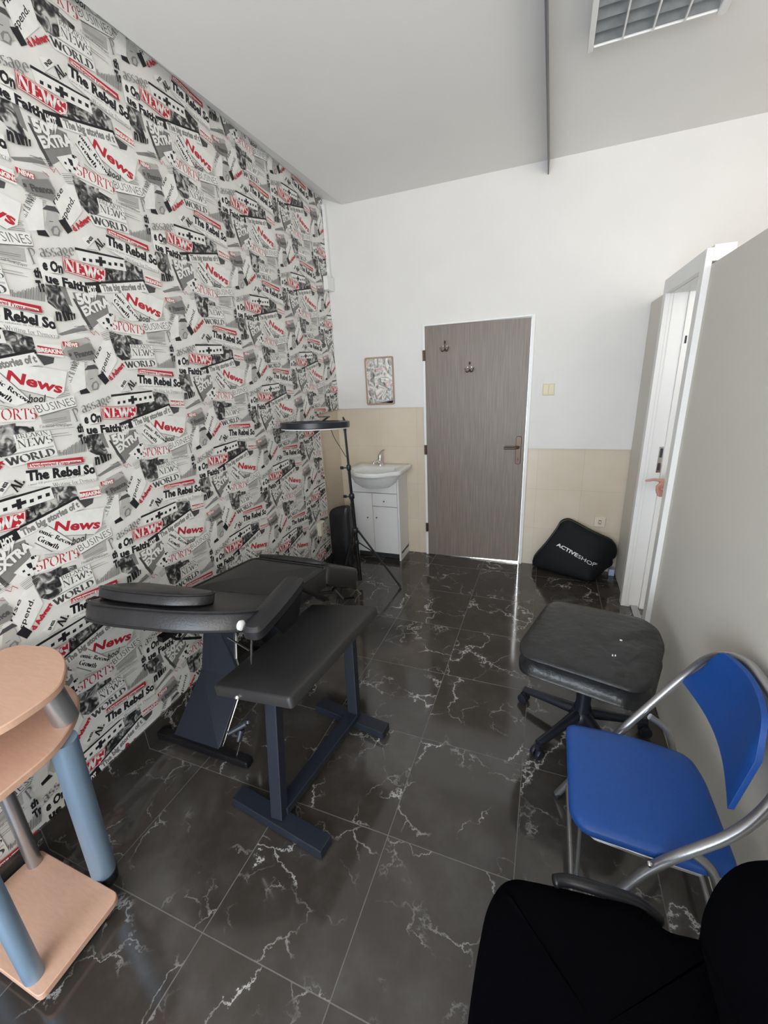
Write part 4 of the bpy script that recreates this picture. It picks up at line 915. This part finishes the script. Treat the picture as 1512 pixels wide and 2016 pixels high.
# ------------------------------------------------------------ padded arm table on steel stand
tb = thing('padded_arm_table', (-.81, 1.151, 0), 'low black padded table on a dark steel stand in front of the treatment chair', 'table')
Mt = Matrix.Translation((-.8965, 1.245, .562)) @ Matrix.Rotation(R(-5.5), 4, 'Z') @ Matrix.Rotation(R(-11.5), 4, 'Y')
f = B(); f.slab(rpoly([(-.193, -.318), (.193, -.318), (.193, .318), (-.193, .318)], .018), [(.006, -.048), (0, -.042), (0, -.010), (.004, -.003), (.012, 0)], Mt, dome=.001); f.obj('top', 'black_vinyl', tb, smooth=True)
Ms = Matrix.Translation((-.8095, 1.151, 0)) @ Matrix.Rotation(R(-7.6), 4, 'Z')
f = B(); f.box(-.15, .15, -.29, .30, -.062, -.048, Mt); f.obj('top_board', 'black_metal', tb)
for s in (-1, 1):
    f = B(); f.beam(Ms @ Vector((0, s*.265, .045)), Mt @ Vector((.045, s*.265+.005, -.06)), .05, .042, (0, 1, 0)); f.obj('post', 'navy_steel', tb, bevel=.003)
    x0 = -.22
    f = B(); f.box(-.218, .218 if s < 0 else .17, s*.268-.032, s*.268+.032, .006, .046, Ms); fb = f.obj('foot_bar', 'navy_steel', tb, bevel=.003)
    for xx in (-.20, .20 if s < 0 else .155):
        g = B(); g.lathe([(.014, 0), (.014, .008)], c=tuple(Ms @ Vector((xx, s*.268, 0))), n=12); g.obj('rubber_foot', 'black_plastic', fb)
f = B(); f.box(-.03, .03, -.25, .25, .046, .078, Ms); f.obj('bottom_rail', 'navy_steel', tb, bevel=.003)
f = B()
for p, q in (((-.04, -.30, .50), (-.09, -.34, .47)), ((-.06, -.31, .47), (-.06, -.33, .44))): f.tube([Ms @ Vector(p), Ms @ Vector(q)], [.012, .008], 10)
f.lathe([(.006, 0), (.011, .006), (.006, .014)], c=tuple(Ms @ Vector((-.03, -.30, .505))), n=12); f.obj('clamp_knob', 'black_plastic', tb, smooth=True)
f = B(); f.lathe([(.006, 0), (.012, .006), (.006, .014)], c=tuple(Ms @ Vector((-.145, -.24, .515))), n=12); f.tube([Ms @ Vector((-.05, -.30, .49)), Ms @ Vector((-.115, -.31, .33))], .0025, 6); f.obj('adjusting_pin', 'chrome', tb, smooth=True)

# ------------------------------------------------------------ manicure cart with beech tops (left foreground)
ct = thing('manicure_cart', (-1.38, .38, 0), 'round beech topped side table on blue grey tube legs at the left edge', 'side table')
f = B(); f.slab(rpoly([(-1.59, .25), (-1.17, .25), (-1.183, .497), (-1.59, .498)], [.02, .02, .03, .02]), [(.002, .036), (0, .038), (0, .056), (.002, .058)]); f.obj('base_board', 'beech', ct, smooth=True)
tp = smooth_path([(-1.612, .10, 0), (-1.612, .40, 0), (-1.60, .615, 0), (-1.504, .659, 0), (-1.426, .664, 0), (-1.333, .634, 0), (-1.255, .578, 0), (-1.223, .532, 0), (-1.213, .456, 0), (-1.224, .38, 0), (-1.30, .20, 0), (-1.45, .08, 0)], 4)
f = B(); f.slab([(v.x, v.y) for v in tp][::-1], [(.003, .797), (0, .800), (0, .817), (.003, .820)]); f.obj('upper_top', 'beech', ct, smooth=True)
sh = smooth_path([(-1.605, -.02, 0), (-1.605, .35, 0), (-1.60, .62, 0), (-1.52, .675, 0), (-1.43, .672, 0), (-1.345, .638, 0), (-1.272, .572, 0), (-1.224, .489, 0), (-1.212, .40, 0), (-1.212, .30, 0), (-1.25, .10, 0), (-1.40, -.03, 0)], 4)
f = B(); f.slab([(v.x, v.y) for v in sh][::-1], [(.003, .637), (0, .640), (0, .657), (.003, .660)]); f.obj('lower_top', 'beech', ct, smooth=True)
f = B(); f.tube([(-1.300, .572, .66), (-1.315, .560, .797)], .034, 24); f.obj('spacer_tube', 'grey_tube', ct, smooth=True)
f = B(); f.tube([(-1.31, .53, .03), (-1.262, .530, .637)], .036, 24); lg = f.obj('leg', 'blue_grey_tube', ct, smooth=True)
g = B(); g.tube([(-1.312, .53, 0), (-1.307, .53, .05)], [.034, .038], 20); g.obj('foot_cap', 'black_plastic', lg, smooth=True)
f = B(); f.tube([(-1.555, .462, .058), (-1.555, .47, .637)], .021, 18); f.obj('leg', 'grey_tube', ct, smooth=True)
f = B(); f.tube([(-1.235, .275, .058), (-1.225, .275, .637)], .024, 20); f.obj('leg', 'blue_grey_tube', ct, smooth=True)
f = B(); f.tube([(-1.56, .27, .0), (-1.555, .27, .637)], .030, 18); f.obj('leg', 'blue_grey_tube', ct, smooth=True)
for x0, x1 in ((-1.58, -1.50), (-1.28, -1.2)):
    f = B(); f.box(x0, x1, .3, .45, 0, .036); f.obj('base_foot', 'black_plastic', ct)

# ------------------------------------------------------------ stool
st = thing('swivel_stool', (.23, 1.72, 0), 'worn black leather swivel stool on a five star caster base', 'stool')
so = rpoly([(.085, 2.00), (.49, 1.925), (.505, 1.76), (.415, 1.49), (.36, 1.43), (-.025, 1.52), (-.035, 1.60)], [.07, .06, .10, .06, .05, .05, .05], 7)
f = B(); f.slab(so, [(.03, .405), (.006, .415), (-.004, .435), (-.006, .46), (.004, .478), (.03, .492)], dome=.014)
for v in f.v:
    k = math.sin(31*v.x+17*v.y)+math.sin(47*v.y-23*v.x+2)+.6*math.sin(90*v.x+60*v.y)
    e = max(0, min(1, (.47-v.z)/.05)); v.z += .0022*k*(1+1.2*e); v.x += .0016*k*e; v.y -= .0022*k*e
s1 = f.obj('seat', 'worn_leather', st, smooth='all', sub=1)
for x, y, a in ((.347, 1.715, .006), (.303, 1.60, .003), (.313, 1.602, .003)):
    f = B(); f.slab(rpoly([(x-a, y-.003), (x+a, y-.003), (x+a*.8, y+.002), (x-a*.8, y+.003)], .002, 2), [(0, .500), (.001, .507)]); f.obj('tear', 'white_print', s1)
f = B(); f.box(.14, .32, 1.62, 1.80, .392, .408); f.obj('seat_plate', 'black_metal', st)
cxs, cys = .235, 1.705
f = B(); f.lathe([(.042, .085), (.040, .12), (.030, .16), (.029, .30), (.022, .30), (.020, .395)], c=(cxs, cys, 0), n=24); f.obj('column', 'black_plastic', st, smooth=True)
f = B(); f.lathe([(.03, .065), (.052, .07), (.055, .10), (.042, .125), (.03, .13)], c=(cxs, cys, 0), n=24); f.obj('hub', 'black_plastic', st, smooth=True)
for k in range(5):
    a = R(157+72*k); d = Vector((math.cos(a), math.sin(a), 0)); p0 = Vector((cxs, cys, .105))+d*.03; p1 = Vector((cxs, cys, .072))+d*.275
    g = B(); g.tube([p0, p0.lerp(p1, .5), p1], [.026, .020, .016], 10); lg = g.obj('base_arm', 'black_plastic', st, smooth=True)
    q = Vector((p1.x, p1.y, 0)); s = Vector((-d.y, d.x, 0)); g = B()
    for sg in (-1, 1):
        Mw = Matrix.Translation(q+s*sg*.014+Vector((0, 0, .024))) @ Matrix((d, Vector((0, 0, 1)), s)).transposed().to_4x4()
        g.lathe([(.012, -.010), (.022, -.009), (.024, -.004), (.024, .004), (.022, .009), (.012, .010)], n=20, M=Mw)
    g.tube([q+Vector((0, 0, .03)), q+Vector((0, 0, .075))], .009, 10); g.obj('caster', 'black_plastic', lg, smooth=True)
f = B(); f.tube(smooth_path([(.19, 1.69, .395), (.16, 1.66, .36), (.15, 1.64, .34)]), .004, 8); f.tube([(.15, 1.64, .345), (.135, 1.62, .30)], [.006, .008], 10); f.obj('height_lever', 'black_metal', st, smooth=True)

# ------------------------------------------------------------ blue folding chair
bc = thing('folding_chair', (.32, 1.09, 0), 'blue padded folding chair with grey tubular frame against the partition', 'chair')
so = rpoly([(.128, 1.255), (.33, 1.262), (.478, 1.235), (.498, 1.16), (.50, .905), (.44, .882), (.16, .893), (.128, .935)], [.035, .3, .05, .05, .03, .04, .04, .04], 6)
f = B(); f.slab(so[::-1], [(.006, .418), (0, .424), (0, .436), (.005, .444), (.02, .449)], dome=.004); f.obj('seat', 'blue_vinyl', bc, smooth=True)
f = B(); f.tube([(x, y, .418) for x, y in [(.14, .99), (.15, .93), (.19, .90), (.30, .892), (.42, .89)]], .008, 8); f.tube([(.20, .90, .41), (.20, 1.25, .41)], .008, 8); f.tube([(.42, .90, .41), (.42, 1.24, .41)], .008, 8); f.obj('seat_frame', 'grey_tube', bc, smooth=True)
# main tube: front foot, past the seat, behind the back panel and down the other side
yn, yf = .872, 1.285
main = [(.132, 1.335, .012), (.30, 1.295, .42), (.462, 1.365, .625), (.515, 1.335, .75), (.548, 1.22, .825), (.550, .98, .825), (.522, .895, .735), (.468, .878, .60), (.31, .868, .42), (.135, .862, .012)]
f = B(); f.tube(bend(main, .085, 9), .0125, 14); f.obj('main_frame', 'grey_tube', bc, smooth=True)
for y in (1.335, .862):
    g = B(); g.tube([(.132, y, .0), (.140, y, .022)], .015, 12); g.obj('foot_cap', 'black_plastic', bc, smooth=True)
# curved back panel
vs, fs = [], []; nu, nv = 20, 10
BL, BR, TL, TR = Vector((.462, 1.352, .62)), Vector((.452, .918, .610)), Vector((.490, 1.285, .812)), Vector((.490, .945, .812))
grid = []
for t in (0, .014):
    for j in range(nv+1):
        for i in range(nu+1):
            u, v = i/nu, j/nv; p = BL.lerp(BR, u).lerp(TL.lerp(TR, u), v)
            bow = math.sin(math.pi*u); p.x += -.004+.030*bow+t*.9; p.z += .010*bow*(1-v)+t*.1
            # rounded upper corners, narrow lower waist
            e = max(0, abs(u-.5)-.34)/.16; p.z -= (.075*e*e)*v
            p.z += .020*bow*v
            vs.append(p)
N1 = (nu+1)*(nv+1)
for j in range(nv):
    for i in range(nu):
        a = j*(nu+1)+i; fs += [(a, a+nu+1, a+nu+2, a+1), (N1+a, N1+a+1, N1+a+nu+2, N1+a+nu+1)]
edge = [i for i in range(nu+1)]+[j*(nu+1)+nu for j in range(1, nv+1)]+[nv*(nu+1)+i for i in range(nu-1, -1, -1)]+[j*(nu+1) for j in range(nv-1, 0, -1)]
for i in range(len(edge)):
    a, c = edge[i], edge[(i+1) % len(edge)]; fs.append((a, c, N1+c, N1+a))
f = B(); f.add(vs, fs); f.obj('backrest', 'blue_vinyl', bc, smooth=True, bevel=.004)
for y, s in ((1.282, 1), (.885, -1)):
    f = B(); f.tube(bend([(.375, y+s*.012, .505), (.43, y+s*.012, .47), (.50, y+s*.012, .25), (.55, y+s*.012, .012)], .06, 7), .0105, 12); lg = f.obj('rear_leg', 'grey_tube', bc, smooth=True)
    g = B(); g.tube([(.547, y+s*.012, .022), (.551, y+s*.012, 0)], .013, 12); g.obj('foot_cap', 'black_plastic', lg, smooth=True)
for q in ([(.541, .91, .07), (.541, 1.268, .07)], [(.165, .868, .085), (.165, 1.33, .085)]):
    f = B(); f.tube(q, .008, 10); f.obj('cross_rod', 'grey_tube', bc, smooth=True)
f = B(); f.tube([(.155, .915, .42), (.175, .93, .02)], .005, 8); f.obj('stay_rod', 'grey_tube', bc, smooth=True)
for p in ((.305, .858, .435), (.31, 1.302, .435)):
    f = B(); f.lathe([(.006, -.006), (.006, .0), (.003, .004)], M=Matrix.Translation(p) @ Matrix.Rotation(R(90 if p[1] < 1 else -90), 4, 'X'), n=10); f.obj('rivet', 'chrome', bc, smooth=True)

# ------------------------------------------------------------ black office chair in the foreground
oc = thing('office_chair', (.15, .42, 0), 'black fabric office chair cut off by the bottom right corner', 'chair')
so = rpoly([(-.062, .20), (-.064, .50), (-.055, .62), (-.02, .69), (.075, .705), (.255, .725), (.295, .695), (.40, .71), (.42, .30), (.38, .12), (.05, .10)], [.06, .1, .05, .05, .06, .06, .08, .05, .08, .08, .08], 6)
f = B(); f.slab(so[::-1], [(.05, .40), (.012, .415), (0, .45), (.002, .485), (.012, .500), (.04, .508)], dome=.0); f.obj('seat', 'black_fabric', oc, smooth='all')
Mo = Matrix.Translation((.375, .41, .045)) @ Matrix.Rotation(R(90), 4, 'Z') @ Matrix.Rotation(R(90), 4, 'X')
bo = rpoly([(-.28, .475), (.292, .475), (.285, .62), (.24, .76), (.15, .905), (-.15, .905), (-.24, .76), (-.285, .62)], [.06, .06, .1, .1, .1, .1, .1, .1], 5)
f = B(); f.slab(bo, [(.05, -.045), (.01, -.03), (0, 0), (.01, .03), (.05, .045)], Mo, dome=.012, dome_b=.012); f.obj('backrest', 'black_fabric', oc, smooth='all')
f = B(); f.beam((.46, .40, .46), (.47, .40, .70), .07, .02); f.beam((.25, .40, .40), (.47, .40, .46), .07, .02); f.obj('back_support', 'black_metal', oc)
f = B(); f.tube(smooth_path([(.080, .700, .505), (.11, .712, .506), (.17, .718, .504), (.25, .726, .492), (.30, .716, .470)]), [.006]+[.013]*31+[.008], 12); f.obj('side_handle', 'black_metal', oc, smooth='all')
f = B(); f.lathe([(.03, .06), (.045, .07), (.045, .12), (.027, .16), (.027, .39)], c=(.18, .41, 0), n=20); f.box(.08, .28, .31, .51, .385, .402); f.obj('column', 'black_metal', oc, smooth=True)
for k in range(5):
    a = R(100+72*k); d = Vector((math.cos(a), math.sin(a), 0)); p0 = Vector((.18, .41, .10))+d*.03; p1 = Vector((.18, .41, .075))+d*.28
    g = B(); g.tube([p0, p1], [.024, .016], 10); lg = g.obj('base_arm', 'black_plastic', oc, smooth=True)
    q = Vector((p1.x, p1.y, 0)); s = Vector((-d.y, d.x, 0)); g = B()
    for sg in (-1, 1): g.lathe([(.012, -.010), (.024, -.004), (.024, .004), (.012, .010)], n=18, M=Matrix.Translation(q+s*sg*.014+Vector((0, 0, .024))) @ Matrix((d, Vector((0, 0, 1)), s)).transposed().to_4x4())
    g.tube([q+Vector((0, 0, .03)), q+Vector((0, 0, .075))], .009, 10); g.obj('caster', 'black_plastic', lg, smooth=True)

# ------------------------------------------------------------ beyond the doorway
wp_ = thing('pale_panel', (.80, 3.46, .15), 'pale blue panel with a dark seam seen through the narrow doorway', 'panel')
f = B(); f.box(.74, .95, 3.44, 3.47, .17, .335); f.obj('lower_panel', 'pale_blue', wp_, bevel=.002)
f = B(); f.box(.74, .95, 3.44, 3.47, .342, .47); f.obj('upper_panel', 'pale_blue', wp_, bevel=.002)
f = B(); f.box(.738, .952, 3.446, 3.468, .335, .342); f.obj('seam', 'dark_void', wp_)

# ------------------------------------------------------------ person standing behind the partition, only the hand shows
def fuse(caps, vox, name, m, parent=None, org=(0, 0, 0), smooth_it=6):
    g = B()
    for a, c, ra, rb in caps:
        a, c = Vector(a), Vector(c); d = (c-a)
        if d.length < 1e-5: d = Vector((0, 0, .0001))
        d.normalize(); pts = []; rr = []
        for t in (-.99, -.85, -.5, 0): pts.append(a+d*ra*t); rr.append(ra*math.sqrt(max(.02, 1-t*t)))
        for t in (0, .5, .85, .99): pts.append(c+d*rb*t); rr.append(rb*math.sqrt(max(.02, 1-t*t)))
        g.tube(pts, rr, 16)
    o = g.obj(name, m, parent, smooth='all', org=org)
    q = o.modifiers.new('r', 'REMESH'); q.mode = 'VOXEL'; q.voxel_size = vox; q.use_smooth_shade = True
    q = o.modifiers.new('s', 'SMOOTH'); q.iterations = smooth_it; q.factor = .5
    dg = bpy.context.evaluated_depsgraph_get(); dg.update(); me2 = bpy.data.meshes.new_from_object(o.evaluated_get(dg))
    o.modifiers.clear(); old = o.data; o.data = me2; me2.name = name; bpy.data.meshes.remove(old); me2.materials.clear(); me2.materials.append(MAT[m])
    return o
px, py = 1.04, 2.52
W_ = Vector((.715, 2.70, .935)); E_ = Vector((.93, 2.78, 1.06)); S_ = Vector((1.05, 2.69, 1.38))
H = []
fd = Vector((-1, .0, .03)).normalized()
palm = W_+fd*.045+Vector((0, 0, -.004))
H += [(W_, palm, .022, .020)]
kn = [W_+fd*.085+Vector((0, dy, dz)) for dy, dz in ((.004, .018), (.006, .002), (.004, -.016), (0, -.032))]
for q in kn: H += [(W_+fd*.01+(q-W_-fd*.085)*.5, q, .015, .0115)]
H += [(kn[0], kn[0]+fd*.038+Vector((0, 0, .004)), .0095, .0088), (kn[0]+fd*.038+Vector((0, 0, .004)), kn[0]+fd*.078+Vector((0, 0, -.006)), .0085, .0072)]
for q, l in zip(kn[1:], (.9, .85, .7)):
    a = q+Vector((-.022, -.012, -.020))*l; c = a+Vector((.010, -.006, -.026))*l; e = c+Vector((.020, .006, -.008))*l
    H += [(q, a, .0098, .0090), (a, c, .0088, .0082), (c, e, .008, .0072)]
t0 = W_+fd*.03+Vector((0, -.018, .008)); t1 = t0+Vector((-.032, -.018, -.012)); t2 = t1+Vector((-.026, .0, -.020))
H += [(t0, t1, .0125, .0105), (t1, t2, .010, .0082)]
body = H+[(E_, W_, .040, .024), (S_, E_, .048, .040), ((px, py, .95), (px, py, 1.08), .125, .125), ((px, py, 1.08), (px, py, 1.36), .12, .13), ((px, py-.15, 1.36), (px, py+.15, 1.38), .07, .07), ((px, py, 1.38), (px-.01, py, 1.50), .055, .052),
     ((px-.02, py, 1.56), (px-.01, py, 1.66), .070, .088), ((px-.06, py, 1.54), (px-.07, py, 1.53), .045, .04), ((px-.100, py, 1.60), (px-.108, py, 1.575), .010, .014), ((px, py-.085, 1.60), (px, py-.088, 1.57), .014, .010), ((px, py+.085, 1.60), (px, py+.088, 1.57), .014, .010)]
for s in (-1, 1): body += [((px, py+s*.09, .93), (px-.005, py+s*.10, .50), .085, .055), ((px-.005, py+s*.10, .50), (px+.01, py+s*.10, .08), .055, .036), ((px+.02, py+s*.10, .04), (px-.15, py+s*.11, .035), .036, .030)]
L0 = Vector((px+.01, py-.20, 1.36)); body += [(L0, L0+Vector((.02, -.04, -.29)), .048, .038), (L0+Vector((.02, -.04, -.29)), L0+Vector((-.03, -.05, -.53)), .036, .025), (L0+Vector((-.03, -.05, -.53)), L0+Vector((-.05, -.05, -.61)), .028, .024)]
for i in range(4): body += [(L0+Vector((-.05+.014*(i-1.5), -.05, -.61)), L0+Vector((-.055+.018*(i-1.5), -.045, -.69)), .0095, .0075)]
body += [(L0+Vector((-.07, -.05, -.58)), L0+Vector((-.10, -.04, -.64)), .011, .008)]
pe = fuse(body, .005, 'person', 'skin', org=(px, py, 0), smooth_it=3)
tag(pe, 'person behind the pale partition, one pointing hand showing in the doorway', 'person')
sh_ = [(E_+(W_-E_)*.18, E_, .045, .050), (S_, E_, .060, .050), ((px, py, 1.0), (px, py, 1.10), .142, .138), ((px, py, 1.08), (px, py, 1.36), .135, .142), ((px, py-.15, 1.36), (px, py+.15, 1.38), .082, .082), ((px, py, 1.36), (px, py, 1.43), .075, .066), (L0, L0+Vector((.02, -.04, -.25)), .060, .050)]
fuse(sh_, .010, 'shirt', 'shirt', pe, org=(px, py, 1))
tr_ = [((px, py, .93), (px, py, 1.0), .138, .136)]
for s in (-1, 1): tr_ += [((px, py+s*.08, .93), (px-.005, py+s*.10, .50), .098, .068), ((px-.005, py+s*.10, .50), (px+.01, py+s*.10, .10), .066, .055)]
fuse(tr_, .010, 'trousers', 'trousers', pe, org=(px, py, .5))
fuse([((px+.012, py, 1.62), (px+.01, py, 1.68), .088, .092), ((px+.03, py, 1.56), (px+.02, py, 1.62), .07, .085)], .010, 'hair', 'hair', pe, org=(px, py, 1.6))
for s in (-1, 1):
    g = B(); g.lathe([(.001, .009), (.006, .007), (.009, 0), (.006, -.007), (.001, -.009)], M=Matrix.Translation((px-.088, py+s*.032, 1.625)), n=12); g.obj('eye', 'dark_void', pe, smooth='all')
g = B(); g.tube([(px-.100, py-.022, 1.545), (px-.106, py, 1.543), (px-.100, py+.022, 1.545)], [.003, .005, .003], 8); g.obj('mouth', 'skin', pe, smooth='all')
